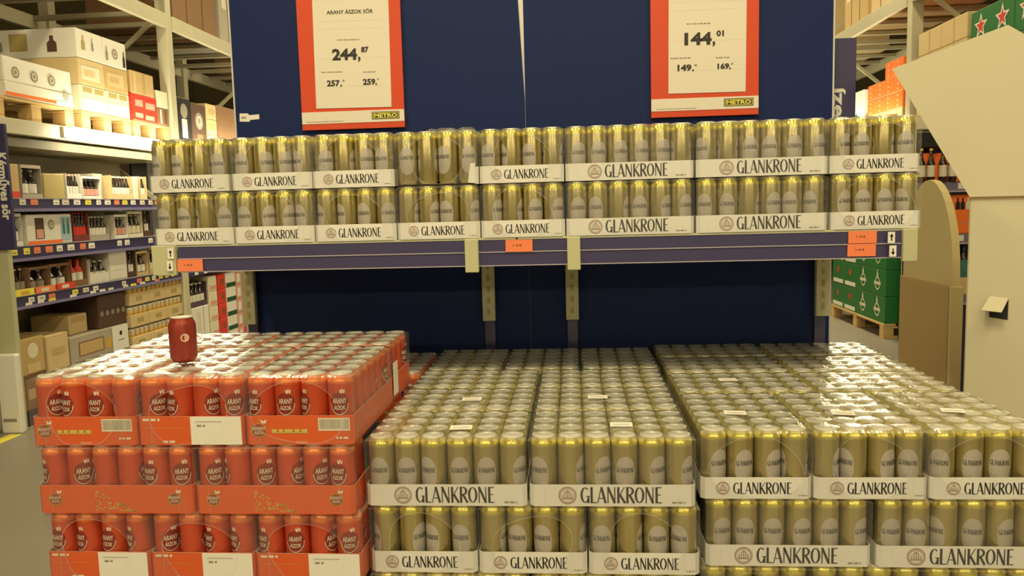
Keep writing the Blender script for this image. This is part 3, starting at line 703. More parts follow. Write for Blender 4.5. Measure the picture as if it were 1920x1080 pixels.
def box_at(face, X, y0, y1, z0, z1, d, M, label, decor=(), side=(), group=None, cat='box'):
    return place(carton(label, y1-y0, d, z1-z0, M, decor, side, group, cat), face, y0, y1, z0, X)
def pallet_at(face, X, y0, y1, z, d, label, group='rack pallets'):
    p = palletbase('pallet', X, 0, z, round(y1-y0, 3), d, label, group)
    if face == 'L': p.location = (X, y0, z); p.rotation_euler.z = PI/2
    else: p.location = (X, y1, z); p.rotation_euler.z = -PI/2
    return p
# left rack, first level (top of beam 2.035)
XL = -3.10; ZB = 2.036; ZP = ZB+.146
rings = lambda us, v, r: [q for u in us for q in (('c', u, v, r, M_GREY), ('c', u, v, r*.62, M_OFFW), ('c', u, v, r*.4, M_GREY))]
pallet_at('L', XL-.02, 2.98, 3.80, ZB, 1.0, 'wooden pallet on the left rack under the white box with round prints')
box_at('L', XL-.02, 2.98+.12, 3.80, ZP+.095, ZP+.255, .8, M_WHITE, 'white box with three small round prints on a striped white box, left rack', rings((.16, .42, .68), .42, .24), group='boxes on the left rack')
box_at('L', XL-.015, 3.10, 3.80, ZP, ZP+.094, .8, M_WHITE, 'flat white box with orange and blue stripes on the nearest left rack pallet', [('r', 0, .72, .05, .30, M_ORG), ('r', .72, 1, .1, .4, M_BLUEP)]+rings((.88,), .80, .34), group='boxes on the left rack')
box_at('L', XL-.35, 2.86, 3.06, ZP, ZP+.25, .6, M_TAN, 'tan box beside the white boxes at the near end of the left rack', group='boxes on the left rack')
box_at('L', XL-.62, 3.00, 3.56, ZP+.262, ZP+.52, .4, M_DKBR, 'dark brown box with black picture print high on the left rack', [('r', .75, .95, .05, .95, M_BLACK), ('r', .78, .92, .6, .85, M_WHITE), ('r', .78, .92, .15, .35, M_WHITE)], side=[('c', .5, .5, .4, M_BLACK), ('c', .5, .6, .15, M_PINK)], group='boxes on the left rack')
pallet_at('L', XL-.02, 3.90, 4.56, ZB, 1.0, 'wooden pallet on the left rack under the tall tan and white stack')
for k, (a, c_) in enumerate(((3.90, 4.23), (4.235, 4.56))):
    box_at('L', XL-.02, a, c_, ZP, ZP+.19, .95, M_PALE, ['pale printed box at the bottom of the tall rack stack, nearer one', 'pale printed box at the bottom of the tall rack stack, farther one'][k], [('r', .1, .45, .72, .92, M_OLIVE), ('r', .55, .9, .72, .92, M_OLIVE), ('r', .08, .92, .2, .5, M_WHITE)], group='boxes on the left rack')
    box_at('L', XL-.02, a, c_, ZP+.192, ZP+.385, .95, (M_TAN, M_KRAFT)[k], ['plain tan box in the middle of the tall rack stack, nearer one', 'brown tan box in the middle of the tall rack stack, farther one'][k], [('r', .1, .8, .2, .75, (M_PALE, M_TAN)[k]), ('r', .2, .6, .35, .6, (M_TAN, M_KRAFT)[k])], side=[('r', .1, .35, .5, .9, M_KRAFT)], group='boxes on the left rack')
    box_at('L', XL-.02, a, c_, ZP+.387, ZP+.60, .95, M_WHITE, ['white box with dark bottle prints on top of the rack stack, nearer one', 'white box with round dark print on top of the rack stack, farther one'][k], ([('b', .25, .3, .8, .07, M_OLIVE), ('b', .6, .35, .8, .04, M_GREY)], rings((.5,), .5, .2)+[('b', .15, .2, .7, .05, M_GREY), ('b', .88, .1, .7, .05, M_BLACK)])[k], side=[('b', .35, .25, .8, .04, M_GREY), ('r', .45, .60, .25, .85, M_OLIVE), ('b', .80, .2, .75, .04, M_DKBR)], group='boxes on the left rack')
pallet_at('L', XL-.02, 4.60, 5.20, ZB, 1.0, 'wooden pallet on the left rack under the red box')
box_at('L', XL-.02, 4.60, 5.00, ZP, ZP+.22, .6, M_REDP, 'red box with faint pale lettering on the left rack', [('r', .12, .42, .55, .8, M_PINK), ('r', .52, .9, .5, .75, M_PINK), ('r', .1, .4, .12, .3, M_PINK), ('r', .5, .85, .08, .26, M_PINK)], group='boxes on the left rack')
box_at('L', XL-.02, 4.61, 4.97, ZP+.222, ZP+.41, .6, M_KRAFT, 'brown shrink-wrapped bundle on top of the red box', [('r', .1, .2, .05, .95, M_TAN), ('r', .5, .6, .05, .95, M_OLIVE)], group='boxes on the left rack')
box_at('L', XL-.02, 5.01, 5.20, ZP, ZP+.15, .6, M_BROWN, 'brown box with pale stripes next to the rack post', [('r', .2, .35, .1, .9, M_OFFW), ('r', .6, .75, .1, .9, M_DKBR)], group='boxes on the left rack')
box_at('L', XL-.02, 5.01, 5.20, ZP+.152, ZP+.30, .6, M_PALE, 'pale yellow box stacked next to the rack post', group='boxes on the left rack')
box_at('L', XL-.30, 5.03, 5.21, ZP+.302, ZP+.47, .4, M_DKBR, 'dark box behind the rack post on the left rack', group='boxes on the left rack')
box_at('L', XL-.02, 5.36, 5.62, ZB, ZB+.44, .8, M_BLACK, 'black box with pale label beyond the first rack post', [('r', .3, .7, .15, .55, M_OFFW), ('c', .5, .72, .16, M_GREY)], group='boxes on the left rack')
box_at('L', XL-.02, 5.64, 5.94, ZB, ZB+.42, .8, M_DKBR, 'dark box with round grey print on the far left rack', rings((.5,), .6, .2)+[('r', .3, .7, .1, .3, M_BROWN)], group='boxes on the left rack')
for k in range(3): box_at('L', XL-.02, 5.96, 6.18, ZB+k*.15, ZB+.148+k*.15, .6, M_TAN, ['tan box at the foot of the small tan stack, far left rack', 'tan box in the middle of the small tan stack, far left rack', 'tan box on top of the small tan stack, far left rack'][k], [('r', .2, .8, .3, .7, M_KRAFT)], group='boxes on the left rack')
box_at('L', XL-.02, 6.2, 6.75, ZB+.12, ZB+.46, .8, M_BROWN, 'wide dark brown box at the far left rack beside the navy panel', group='boxes on the left rack')
box_at('L', XL-.02, 6.2, 6.75, ZB, ZB+.118, .8, M_GREYB, 'grey board under the wide dark brown box, far left rack', group='boxes on the left rack')
# upper level goods, faint behind the beams
rr = random.Random(4)
for lev, z in ((1, 3.182), (2, 4.372)):
    for base, face, X in ((2.95, 'L', XL-.08), (3.2, 'R', 3.58)):
        y = base
        for k in range(9):
            w = rr.uniform(.6, .95)
            if y+w > 12: break
            ok = all(y+w < p-.08 or y > p+.08 for p in ((5.28, 7.78, 10.28) if face == 'L' else (5.56, 8.06, 10.56)))
            if not ok: y += .12; w = min(w, .7)
            if all(y+w < p-.06 or y > p+.06 for p in ((5.28, 7.78, 10.28) if face == 'L' else (5.56, 8.06, 10.56))):
                h = rr.uniform(.45, .8); M = rr.choice((M_BROWN, M_KRAFT, M_GREYB, M_BROWN, M_OLIVE)) if face == 'L' else rr.choice((M_TAN, M_KRAFT, M_TAN))
                box_at(face, X, y, y+w, z, z+h, .85, M, 'strapped '+('brown', 'tan')[face == 'R']+' carton on the '+('upper', 'topmost')[lev-1]+' '+('left', 'right')[face == 'R']+' rack level, number '+'one two three four five six seven eight nine ten'.split()[k]+' from near end', [('r', .3, .32, 0, 1, M_DKBR), ('r', .66, .68, 0, 1, M_DKBR), ('r', .1, .25, .6, .8, M_OFFW)], group='cartons high on the '+('left', 'right')[face == 'R']+' rack')
            y += w+.1
# light strips on the rack beams
def strip_lamp(x, y, L, face, label, st):
    t = tag(empty('shelf_lamp', (x, y, 1.97)), label, 'lamp', 'strip lamps on the rack beams'); f = 1 if face == 'L' else -1
    b = MB(); b.box((min(-.004*f, .02*f), 0, -.02), (max(-.004*f, .02*f), L, .055), M_CREAM2, .003); b.build('housing', t)
    b = MB(); b.lathe([(.036, 0), (.042, .01), (.042, L-.05), (.036, L-.04)], 12, mat('lamp_tube', (1, 1, 1), .4, emit=((1, .90, .60), st))); b.build('tube', t, loc=(.064*f, .02, .015), rot=(-PI/2, 0, 0))
strip_lamp(XL+.02, 3.58, 1.6, 'L', 'glaring white strip lamp fixed along the beam of the left rack', 30)
strip_lamp(XL+.02, 5.40, 2.2, 'L', 'strip lamp on the left rack beam beyond the first post, behind the shelf cans', 30)
strip_lamp(3.48, 5.70, 2.2, 'R', 'strip lamp on the right rack beam behind the shelf cans', 30)
strip_lamp(3.48, 8.20, 1.9, 'R', 'strip lamp on the right rack beam, deep in the right aisle', 30)

# ------------------------------------------------------------------ left shelving under the rack
sh = tag(empty('wine_shelving', (XL, 2.86, 0)), 'wall shelving with violet price rails full of bottles along the left aisle', 'shelving')
def lp(b, n, p=sh): o = b.build(n, p); o.location = Vector((0, 0, 0))-Vector((XL, 2.86, 0)) if p is sh else Vector((0, 0, 0)); return o
b = MB(); b.box((-3.66, 3.0, .02), (-3.62, 5.2, 1.93), mat('back_olive', (.30, .25, .17), .7)); lp(b, 'back_board')
b = MB(); b.box((-3.62, 2.985, .0), (-3.12, 3.0, 1.92), M_CREAM); lp(b, 'side_panel')
for z in (1.525, 1.212, .885):
    b = MB(); b.box((-3.62, 3.0, z-.03), (-3.13, 5.2, z-.006), M_CREAM, .002); lp(b, 'shelf_board')
b = MB(); b.box((-3.62, 3.0, 1.86), (-3.13, 5.2, 1.92), mat('hood_olive', (.22, .19, .12), .6)); lp(b, 'hood')
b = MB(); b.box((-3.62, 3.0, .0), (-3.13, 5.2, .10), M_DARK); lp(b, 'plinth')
rr = random.Random(12)
for z0, z1, nrow in ((1.432, 1.522, 1), (1.105, 1.208, 1), (.790, .880, 2)):
    b = MB(); b.box((-3.125, 2.99, z0), (-3.108, 5.2, z1), M_RAIL); b.box((-3.109, 2.99, z0), (-3.100, 5.2, z0+.02), mat('rail_lip', (.20, .18, .33), .35)); b.box((-3.108, 2.99, z1-.006), (-3.104, 5.2, z1), M_RAILE)
    rail = lp(b, 'price_rail')
    for r in range(nrow):
        y = 3.0
        while y < 5.1:
            w = rr.uniform(.055, .08)
            if rr.random() < .62:
                M = rr.choice((M_WHITE, M_WHITE, M_OFFW, M_YEL, M_LABOR)) if z0 > 1.4 or nrow == 2 else (M_YEL if y < 3.2 else M_LABOR if y < 3.4 or 3.68 < y < 3.8 else M_WHITE)
                q = MB(); h = .042; zz = z0+.038-r*.034+(.006 if nrow == 1 else 0)
                q.box((-3.1079, y, zz), (-3.1060, y+w, zz+h*(.8 if nrow == 2 else 1)), M); q.box((-3.1060, y+w*.25, zz+h*.25), (-3.1055, y+w*.8, zz+h*.45), M_GREY)
                q.build('price_tag', rail)
            y += w+rr.uniform(.03, .07)
SF = XL-.035
def pack_at(y0, y1, z0, z1, n, label, **k):
    d = k.pop('d', .20); X = k.pop('X', SF)
    return place(bottle_pack(label, y1-y0, d, z1-z0, n, **k), 'L', y0, y1, z0, X)
G1, G2, G3 = 'goods on the top wine shelf', 'goods on the middle wine shelf', 'goods on the low wine shelf'
zS = 1.520
box_at('L', SF, 3.04, 3.18, zS, zS+.225, .25, M_KRAFT, 'orange brown gift box with red foot, near end of the top wine shelf', [('r', .05, .95, 0, .2, M_REDP)], group=G1)
pack_at(3.20, 3.40, zS, zS+.225, 2, 'white-framed carton with one pale label, second on the top wine shelf', style='frame', M=M_GREYB, lab=M_WHITE, group=G1)
box_at('L', SF, 3.42, 3.65, zS, zS+.175, .25, M_OLIVE, 'plain olive cardboard box on the top wine shelf', group=G1)
pack_at(3.67, 3.84, zS, zS+.185, 4, 'low white tray of bottles with pink caps, top wine shelf', M=M_WHITE, cap=M_PINK, group=G1)
pack_at(3.86, 4.09, zS, zS+.17, 4, 'white-framed carton of dark bottles with reddish labels, top wine shelf', M=M_WHITE, style='frame', lab=M_PINK, group=G1)
box_at('L', SF-.06, 4.10, 4.22, zS, zS+.20, .2, M_GREYB, 'grey box set back between cartons, top wine shelf', group=G1)
pack_at(4.24, 4.53, zS, zS+.19, 6, 'low tray of six dark bottles with white labels, top wine shelf', M=M_TAN, group=G1)
box_at('L', SF, 4.55, 4.63, zS, zS+.19, .2, M_PALE, 'narrow cream box near the far end of the top wine shelf', group=G1)
pack_at(4.66, 4.76, zS, zS+.195, 2, 'pair of dark bottles at the far end of the top wine shelf', group=G1)
zS = 1.207
pack_at(3.03, 3.16, zS, zS+.215, 2, 'white carton with dark bottles at the near end of the middle wine shelf', style='frame', M=M_WHITE, group=G2)
box_at('L', SF, 3.21, 3.69, zS, zS+.205, .24, M_WHITE, 'long white box with orange foot and teal end, middle wine shelf', [('r', 0, .75, 0, .12, M_ORG), ('r', .17, .36, .18, .88, M_DKBR), ('r', .19, .34, .2, .5, M_PINK), ('r', .74, .97, .1, .9, M_BLUEP), ('b', .80, .3, .85, .03, M_TEAL), ('b', .90, .3, .85, .03, M_TEAL)]+rings((.52,), .65, .16), group=G2)
pack_at(3.71, 3.89, zS, zS+.22, 4, 'dark red carton of red-necked bottles, middle wine shelf', M=mat('wine_red', (.20, .03, .025), .6), lab=M_REDP, cap=M_REDP, group=G2)
pack_at(3.90, 4.15, zS, zS+.185, 5, 'tray of dark bottles with round white labels, middle wine shelf', M=M_GREYB, group=G2)
pack_at(4.24, 4.42, zS, zS+.19, 3, 'white-framed carton of bottles with reddish labels, middle wine shelf', style='frame', M=M_WHITE, lab=M_PINK, group=G2)
pack_at(4.43, 4.65, zS, zS+.215, 3, 'cream carton with large window of bottles, middle wine shelf', style='frame', M=M_PALE, lab=M_PALE, group=G2)
pack_at(4.67, 4.78, zS, zS+.215, 2, 'pair of dark bottles at the far end of the middle wine shelf', M=M_DKBR, group=G2)
zS = .880
pack_at(3.005, 3.18, zS, zS+.18, 3, 'brown carton of dark bottles behind the yellow strip, low wine shelf', M=M_BROWN, lab=M_GREY, group=G3)
pack_at(3.19, 3.39, zS, zS+.175, 2, 'brown carton of dark bottles behind the orange strip, low wine shelf', M=M_BROWN, lab=M_GREY, style='frame', group=G3)
pack_at(3.40, 3.62, zS, zS+.18, 2, 'brown carton with white-labelled bottles behind the red strip, low wine shelf', M=M_BROWN, style='frame', group=G3)
pack_at(3.64, 3.83, zS, zS+.20, 2, 'brown carton with red-capped bottle, low wine shelf', M=M_BROWN, cap=M_REDP, glass=M_REDP, lab=M_WHITE, group=G3)
pack_at(3.86, 4.11, zS, zS+.17, 3, 'carrier of three dark bottles with white base, low wine shelf', M=M_WHITE, style='six', group=G3)
box_at('L', SF, 4.13, 4.37, zS, zS+.235, .24, M_WHITE, 'tall plain white box with faint print, low wine shelf', [('r', .2, .8, .68, .70, M_OFFW), ('r', .2, .8, .5, .52, M_OFFW), ('r', .2, .8, .32, .34, M_OFFW)], group=G3)
pack_at(4.38, 4.50, zS, zS+.21, 2, 'dark brown carton with two white-labelled bottles, low wine shelf', M=M_DKBR, group=G3)
pack_at(4.52, 4.69, zS, zS+.205, 2, 'tan carton with dark bottles, far end of the low wine shelf', M=M_TAN, style='frame', group=G3)
pack_at(4.72, 5.10, zS, zS+.19, 5, 'tan tray of bottles beyond the end cap, low wine shelf', M=M_TAN, group=G3)
for y0, y1, M, l in ((3.0, 3.18, M_YEL, 'yellow'), (3.20, 3.40, M_LABOR, 'orange'), (3.42, 3.62, M_REDP, 'red')):
    b = MB(); b.box((-.006, y0, .878), (0, y1, .922), M); b.box((.0005, y0+.05, .886), (.001, y0+.13, .91), M_OFFW if l != 'yellow' else M_GOLDINK)
    tag(b.build('promotion_strip', loc=(-3.1, 0, 0)), l+' promotion strip above the price rail of the low wine shelf', 'label', 'promotion strips')
# on and near the floor
G4 = 'cases under the wine shelves'
box_at('L', XL-.04, 3.01, 3.27, .10, .34, .45, M_BROWN, 'brown case at the foot of the near floor stack', [('r', .3, .7, .3, .6, M_KRAFT)], group=G4)
box_at('L', XL-.03, 3.01, 3.27, .342, .585, .45, M_KRAFT, 'brown case with pale round print at the near end under the shelves', [('c', .55, .65, .22, M_PALE), ('r', .3, .8, .05, .3, M_TAN)], group=G4)
box_at('L', XL-.02, 3.29, 3.52, .10, .57, .45, M_TAN, 'upright tan box with small square print under the wine shelves', [('c', .55, .38, .04, M_DKBR), ('r', .2, .8, .7, .8, M_KRAFT)], group=G4)
box_at('L', XL-.03, 3.54, 4.28, .10, .32, .45, M_GREYB, 'low grey brown case under the long grey box', [('r', .05, .95, .75, .9, M_DKBR)], group=G4)
box_at('L', XL-.02, 3.54, 4.28, .322, .515, .45, M_GREYB, 'long grey box with white end and black mark under the shelves', [('r', .12, .55, .2, .75, M_BROWN), ('r', .14, .53, .24, .7, M_KRAFT), ('r', .58, .68, .2, .65, M_GOLDINK), ('r', .70, 1, 0, 1, M_WHITE), ('c', .86, .68, .10, M_BLACK), ('r', .8, .92, .38, .42, M_GREY)], group=G4)
box_at('L', XL-.10, 3.66, 3.88, .517, .66, .3, M_TAN, 'small tan case in shadow on top of the long grey box', [('r', .1, .9, .6, .9, M_KRAFT)], group=G4)
box_at('L', XL-.05, 3.95, 4.33, .517, .77, .35, M_DKBR, 'dark brown case with row of pale marks in shadow', [('c', .12+.19*i, .45, .09, M_GREY) for i in range(5)], group=G4)
k = 0
for i, (a, c_) in enumerate(((4.34, 4.63), (4.635, 4.92), (4.925, 5.21))):
    for j in range(4):
        z = .10+j*.182
        t = tag(empty('can_case'), 'tan shrink-wrapped can case, '+('bottom', 'second', 'third', 'top')[j]+' of the '+('nearest', 'middle', 'farthest')[i]+' tan stack', 'can case', 'tan can cases')
        w = c_-a
        q = cached('tancase', lambda: (lambda b: (b.box((-.143, 0, 0), (.143, .36, .10), M_TAN, .003), b.rect(-.05, .05, .03, .07, -.001, M_OLIVE), b.mesh('tray'))[-1])(MB())); link('tray', q, t)
        cm = cached('tancan', lambda: (lambda b: (b.lathe([(.028, .10), (.031, .12), (.031, .155), (.026, .168)], 12, M_OLIVE, cap0=False, mats=[M_GOLDINK, M_TAN, M_LID]), b.mesh('can'))[-1])(MB()))
        for u in range(4):
            for v in range(2): link('can', cm, t, (-.105+u*.07, .036+v*.07, 0))
        place(t, 'L', a, c_, z, XL-.02)
# second bay beyond the rack post
sh2 = tag(empty('far_shelf', (XL, 5.36, 0)), 'thin metal shelf with price tags beyond the first left rack post', 'shelf')
b = MB(); b.box((-.5, 0, .795), (-.02, 2.3, .815), M_CREAM); b.build('shelf_board', sh2)
b = MB(); b.box((-.02, 0, .79), (-.005, 2.3, .86), M_RAIL)
for i in range(12): b.box((-.0049, .1+i*.19, .80), (-.003, .17+i*.19, .85), M_WHITE)
b.build('price_rail', sh2)
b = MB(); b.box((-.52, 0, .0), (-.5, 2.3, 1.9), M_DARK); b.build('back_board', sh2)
GB = 'packs beyond the rack post'
pack_at(5.37, 5.73, .49, .72, 4, 'dark carton of bottles with white labels on top of a white box beyond the post', M=M_PURP, X=XL-.03, group=GB)
box_at('L', XL-.02, 5.37, 5.73, .0, .485, .4, M_WHITE, 'tall white box standing beyond the rack post', [('r', .3, .5, .4, .9, M_OFFW), ('r', .66, .68, 0, 1, M_GREY)], group=GB)
for j in range(5): box_at('L', XL-.02, 5.76, 5.94, j*.152, j*.152+.15, .4, M_PALE, 'pale pinkish pack in the narrow stack beyond the white box, '+('bottom', 'second', 'middle', 'fourth', 'top')[j]+' one', [('r', .1, .9, .1, .35, M_PINK)], group=GB)
for j in range(5): box_at('L', XL-.02, 5.97, 6.14, j*.152, j*.152+.15, .4, M_REDP, 'red pack in the narrow red stack beyond the rack post, '+('bottom', 'second', 'middle', 'fourth', 'top')[j]+' one', [('r', .3, .8, .3, .7, M_ORDK)], group=GB)
for j in range(5): box_at('L', XL-.02, 6.16, 6.39, j*.152, j*.152+.15, .4, M_WHITE, 'white pack with green foot in the stack beside the red one, '+('bottom', 'second', 'middle', 'fourth', 'top')[j]+' one', [('r', 0, 1, 0, .3, M_DGREEN)], group=GB)
for j in range(5): box_at('L', XL-.02, 6.41, 6.60, j*.152, j*.152+.15, .4, M_PINK, 'pink pack in the farthest narrow stack on the left aisle, '+('bottom', 'second', 'middle', 'fourth', 'top')[j]+' one', [('r', .1, .5, .2, .8, M_WHITE), ('r', .7, .95, .3, .9, M_REDP)], group=GB)
box_at('L', XL-.02, 6.62, 7.6, 0, .75, .4, M_GREYB, 'grey carton at the far end of the left aisle behind the navy panel', group=GB)
# end post, foot guard and category sign of the left shelving
b = MB(); b.box((-3.22, 2.945, 0), (-3.085, 2.984, 1.92), M_CREAM, .004); tag(b.build('end_post'), 'cream end post of the wine shelving at the left picture edge', 'post')
b = MB(); b.box((-3.20, 2.89, .0), (-3.06, 2.94, .52), M_WHITE, .01); b.box((-3.18, 2.886, .08), (-3.09, 2.8905, .10), M_GREY); tag(b.build('post_guard'), 'white scuffed guard plate at the foot of the cream end post', 'guard plate')
t = tag(empty('category_sign', (-3.078, 2.93, 1.19)), 'narrow blue sign reading Kézműves sör down its length, left picture edge', 'sign', 'aisle category signs')
b = MB(); b.box((-.062, -.012, 0), (.062, .012, .79), mat('sign_blue', (.045, .036, .115), .4), .002); b.build('panel', t)
b = MB(); b.flat(text('Kézműves sör', .056, .42, .035), M_WHITE, .002, .400, -.0135, rot=-PI/2); b.build('lettering', t)
t = tag(empty('category_sign', (1.580, 1.40, 1.19)), 'narrow blue sign with white letters íze behind the right end of the shelf', 'sign', 'aisle category signs')
b = MB(); b.box((-.046, -.012, 0), (.050, .012, .81), MATS['sign_blue'], .002); b.build('panel', t)
g = text('íze', .048, .112, .03); b = MB(); b.flat(g, M_WHITE, -.036, .565, -.0135, rot=-PI/2); b.build('lettering', t)
b = MB(); b.box((-.079, -.1095, .30), (-.040, .012, .33), M_CREAM); b.box((-.079, -.1095, .06), (-.040, .012, .09), M_CREAM); b.build('bracket', t)
t = tag(empty('red_strip', (1.545, 1.50, 0)), 'thin red upright strip just beyond the right edge of the navy panel', 'post')
b = MB(); b.box((-.012, -.01, 0), (.012, .01, 1.19), M_REDP, .002); b.build('strip', t)
b = MB(); b.box((-.05, -.05, 0), (.03, .05, .012), M_REDP, .002); b.build('foot', t)

# ------------------------------------------------------------------ right aisle
XR = 3.50; GH = 'green cases on the aisle pallet'
pallet_at('R', XR+.01, 6.02, 7.6, .0, 1.0, 'wooden pallet under the green cases on the right aisle floor', None)
green = [('r', .08, .92, .05, .22, M_WHITE), ('s', .5, .62, .2, M_REDP)]
green2 = [('c', .5, .45, .26, M_OFFW), ('c', .5, .45, .20, M_GREEN), ('r', .28, .72, .40, .52, M_OFFW), ('b', .5, .70, .95, .05, M_OFFW)]
for col in range(4):
    y1 = 7.58-col*.39; y0 = y1-.385
    for j in range(4):
        z = .146+j*.262
        box_at('R', XR+.02, y0, y1, z, z+.26, .5, M_GREEN, 'green beer case, '+('bottom', 'second', 'third', 'top')[j]+' of the '+('farthest', 'second', 'third', 'nearest')[col]+' column on the aisle pallet', green if col < 2 else green2, group=GH)
box_at('R', XR+.14, 5.75, 6.0, .0, 1.15, .5, M_DGREEN, 'dark green tall case at the near end of the green pallet', group=GH)
# right rack level
GRR = 'boxes on the right rack'
pallet_at('R', XR+.02, 5.72, 6.59, ZB, 1.0, 'wooden pallet on the right rack under the orange boxes')
dots = [('c', u, v, .07, M_OFFW) for u in (.2, .75) for v in (.2, .5, .8)]
for i, (a, c_) in enumerate(((5.72, 6.14), (6.15, 6.58))):
    for j in range(2+(i == 0)):
        box_at('R', XR+.02, a, c_, ZP+j*.152, ZP+.15+j*.152, .8, M_ORG, 'orange box with pale dots, '+('bottom', 'second', 'top')[j]+' of the '+('nearer', 'farther')[i]+' orange stack', dots, group=GRR)
box_at('R', XR+.02, 6.70, 6.98, ZB+.15, ZB+.44, .5, M_WHITE, 'white box beside the blue sign on the right rack', [('r', 0, .4, 0, .2, M_GREEN)], group=GRR)
box_at('R', XR+.02, 6.60, 6.98, ZB, ZB+.148, .5, M_GREEN, 'green case under the white box on the right rack', group=GRR)
pallet_at('R', XR+.02, 4.55, 5.42, ZB, 1.0, 'wooden pallet on the right rack under the yellow boxes')
for i, (a, c_) in enumerate(((4.56, 4.98), (4.99, 5.41))):
    for j in range(3):
        box_at('R', XR+.02, a, c_, ZP+j*.192, ZP+.19+j*.192, .8, M_TAN, 'yellow tan box, '+('bottom', 'second', 'top')[j]+' of the '+('nearer', 'farther')[i]+' tan stack on the right rack', [('r', .48, .52, 0, 1, M_KRAFT)], group=GRR)
pallet_at('R', XR+.02, 3.3, 4.5, ZB, 1.0, 'wooden pallet on the right rack under the green star boxes')
for i, (a, c_) in enumerate(((3.32, 3.90), (3.91, 4.50))):
    for j in range(2):
        box_at('R', XR+.02, a, c_, ZP+j*.272, ZP+.27+j*.272, .8, M_GREEN, 'green box with red star, '+('lower', 'upper')[j]+' of the '+('nearer', 'farther')[i]+' pair on the right rack', [('s', .25, .55, .36, M_WHITE), ('s', .25, .55, .24, M_REDP), ('s', .75, .55, .36, M_WHITE), ('s', .75, .55, .24, M_REDP)], group=GRR)

# end shelf seen between the arched board and the cardboard stand
e = tag(empty('end_shelf', (2.43, 2.86, 0), .22), 'small dark shelf unit with violet rails between arched board and cardboard stand', 'shelf unit')
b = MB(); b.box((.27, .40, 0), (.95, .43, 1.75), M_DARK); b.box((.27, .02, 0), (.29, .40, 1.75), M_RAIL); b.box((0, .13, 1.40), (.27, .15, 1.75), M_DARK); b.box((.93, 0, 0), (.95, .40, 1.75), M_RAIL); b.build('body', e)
for z in (1.455, 1.155, .80):
    u0 = .0 if z > 1.3 else .27
    b = MB(); b.box((u0, 0, z-.02), (.93, .13 if u0 == 0 else .40, z), M_CREAM); b.build('shelf_board', e)
    b = MB(); b.box((u0, -.02, z-.052), (.95, 0, z), mat('violet_light', (.20, .16, .26), .4)); b.box((u0, -.026, z-.058), (.95, -.018, z-.048), M_RAILE); b.box((.30, -.0225, z-.04), (.345, -.0201, z-.006), M_WHITE); b.build('price_rail', e)
b = MB(); b.box((.27, -.005, .02), (.93, .0, .74), mat('navy_low', (.03, .025, .07), .5)); b.build('front_panel', e)
def on_end(o, x, z): 
    c, s = math.cos(.22), math.sin(.22); o.location = (2.43+x*c-.01*s, 2.86+x*s+.01*c, z); o.rotation_euler.z = .22; return o
GE = 'goods on the end shelf'
for i, x in enumerate((.10, .235, .37)):
    t = on_end(tag(empty('bottle_carrier'), 'red-orange bottle carrier with white drop print, '+('nearest the gold cans', 'middle one', 'third along')[i]+', end shelf top', 'bottle carrier', GE), x, 1.457)
    b = MB(); b.prism([(-.062, 0), (.062, 0), (.062, .12), (.035, .165), (-.035, .165), (-.062, .12)], 0, .12, M_ORG)
    n = 14; b.poly([((.024+.008*math.sin(q))*math.cos(q)*(.55 if math.sin(q) > 0 else 1), -.001, .055+(.024 if math.sin(q) < 0 else .042)*math.sin(q)) for q in [2*PI*k/n for k in range(n)]], M_OFFW)
    b.build('carrier', t)
    for u in (-.03, .03): link('bottle', cached('cb', lambda: bottle_mesh(.19, .022, M_BTL, M_OFFW, M_GOLDINK)), t, (u, -.024, .0))
box2 = on_end(carton('black box lying on top of the red-orange bottle carriers', .20, .14, .10, M_BLACK, [('r', .05, .95, .85, .9, M_GREY)], group=GE), .13, 1.625+.03)
on_end(carton('pale box behind the can shelf top, above the black box', .14, .14, .07, M_PALE, group=GE), .10, 1.757)
on_end(carton('green box behind the orange box on the end shelf', .14, .2, .20, M_GREEN, group=GE), .34-.14, 1.157)
o = on_end(carton('orange box with dark bottle prints on the end shelf', .155, .2, .225, M_ORG, [('b', .32, .62, .92, .09, M_BLACK), ('b', .52, .62, .92, .09, M_BLACK), ('b', .74, .62, .92, .09, M_PALE), ('r', .2, .75, .26, .28, M_PINK)], group=GE), .352, 1.157)
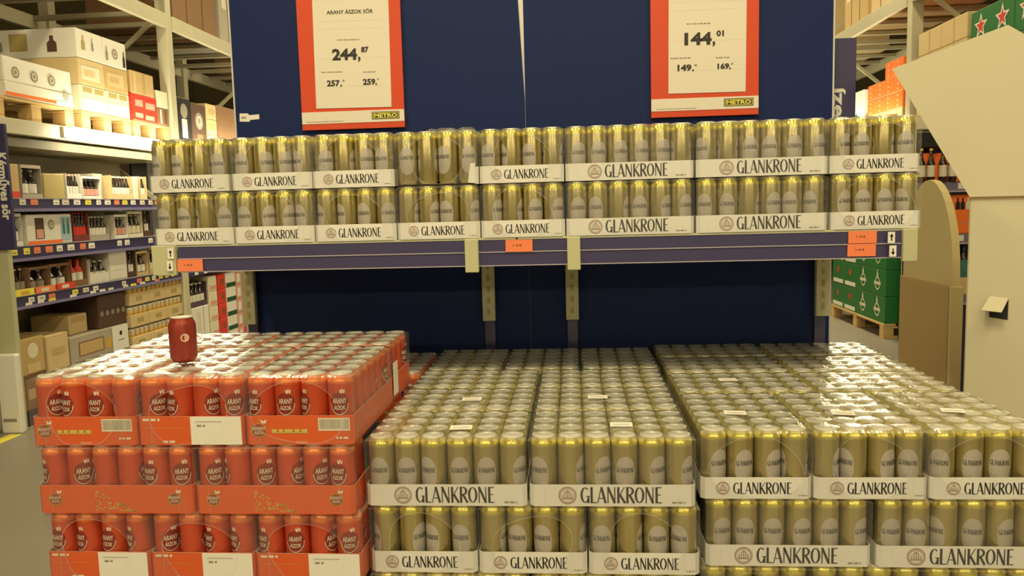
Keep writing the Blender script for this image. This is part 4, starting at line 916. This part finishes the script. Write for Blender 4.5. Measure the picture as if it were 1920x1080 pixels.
on_end(bottle_pack('teal pack of dark bottles on the low end shelf level', .36, .15, .20, 5, M=M_TEAL, lab=M_TEAL, cap=M_BLACK, group=GE), .47, .80+.102)
on_end(carton('tan box under the teal pack on the end shelf', .40, .3, .10, M_TAN, group=GE), .49, .801)

# arched cardboard board
t = tag(empty('arched_board', (2.30, 2.28, 0)), 'tall tan cardboard board with rounded top standing beside the right pallet', 'display board')
pts = [(-.27, 0), (.29, 0), (.29, 1.0)]+[(.01+.28*math.cos(a), 1.0+.46*math.sin(a)) for a in [PI*k/18 for k in range(1, 18)]]+[(-.27, 1.0)]
b = MB(); b.prism(pts, 0, .035, M_DISP2, 'x'); b.build('arched_panel', t)
b = MB(); b.box((-.012, -.262, 0), (0, .30, .955), M_DISP3, .002); b.build('lower_sleeve', t)
b = MB(); b.box((-.014, -.30, 0), (.04, -.272, .955), M_DISP2, .003); b.build('edge_strip', t)

# big pale cardboard stand
t = tag(empty('cardboard_stand', (1.885, 1.0, 0), math.radians(-26)), 'large pale cardboard stand with angled header at the right picture edge', 'cardboard stand')
b = MB(); b.box((.0, 0, 0), (.62, .40, 1.373), M_DISP, .004)
b.build('body', t)
b = MB(); b.prism([(0, 1.376), (-.108, 1.572), (-.251, 1.833), (.093, 1.938), (.139, 1.903), (.42, 1.80), (.62, 1.60), (.62, 1.376)], -.012, .022, M_DISP); b.build('header', t)
b = MB(); b.box((.004, -.0015, 1.368), (.616, .0, 1.376), M_TAN); b.build('fold_seam', t)
b = MB(); b.poly([(.070, -.0015, .962), (.125, -.0015, .955), (.125, -.0015, 1.026), (.070, -.0015, 1.034)], M_DARK); b.build('hand_hole', t)
b = MB(); b.raw([(.070, -.002, 1.034), (.125, -.002, 1.028), (.105, -.050, .985), (.045, -.050, .990), (.070, -.004, 1.036), (.125, -.004, 1.030), (.105, -.052, .987), (.045, -.052, .992)], [(3, 2, 1, 0), (4, 5, 6, 7), (0, 1, 5, 4), (1, 2, 6, 5), (2, 3, 7, 6), (3, 0, 4, 7)], M_DISP); b.build('flap', t)
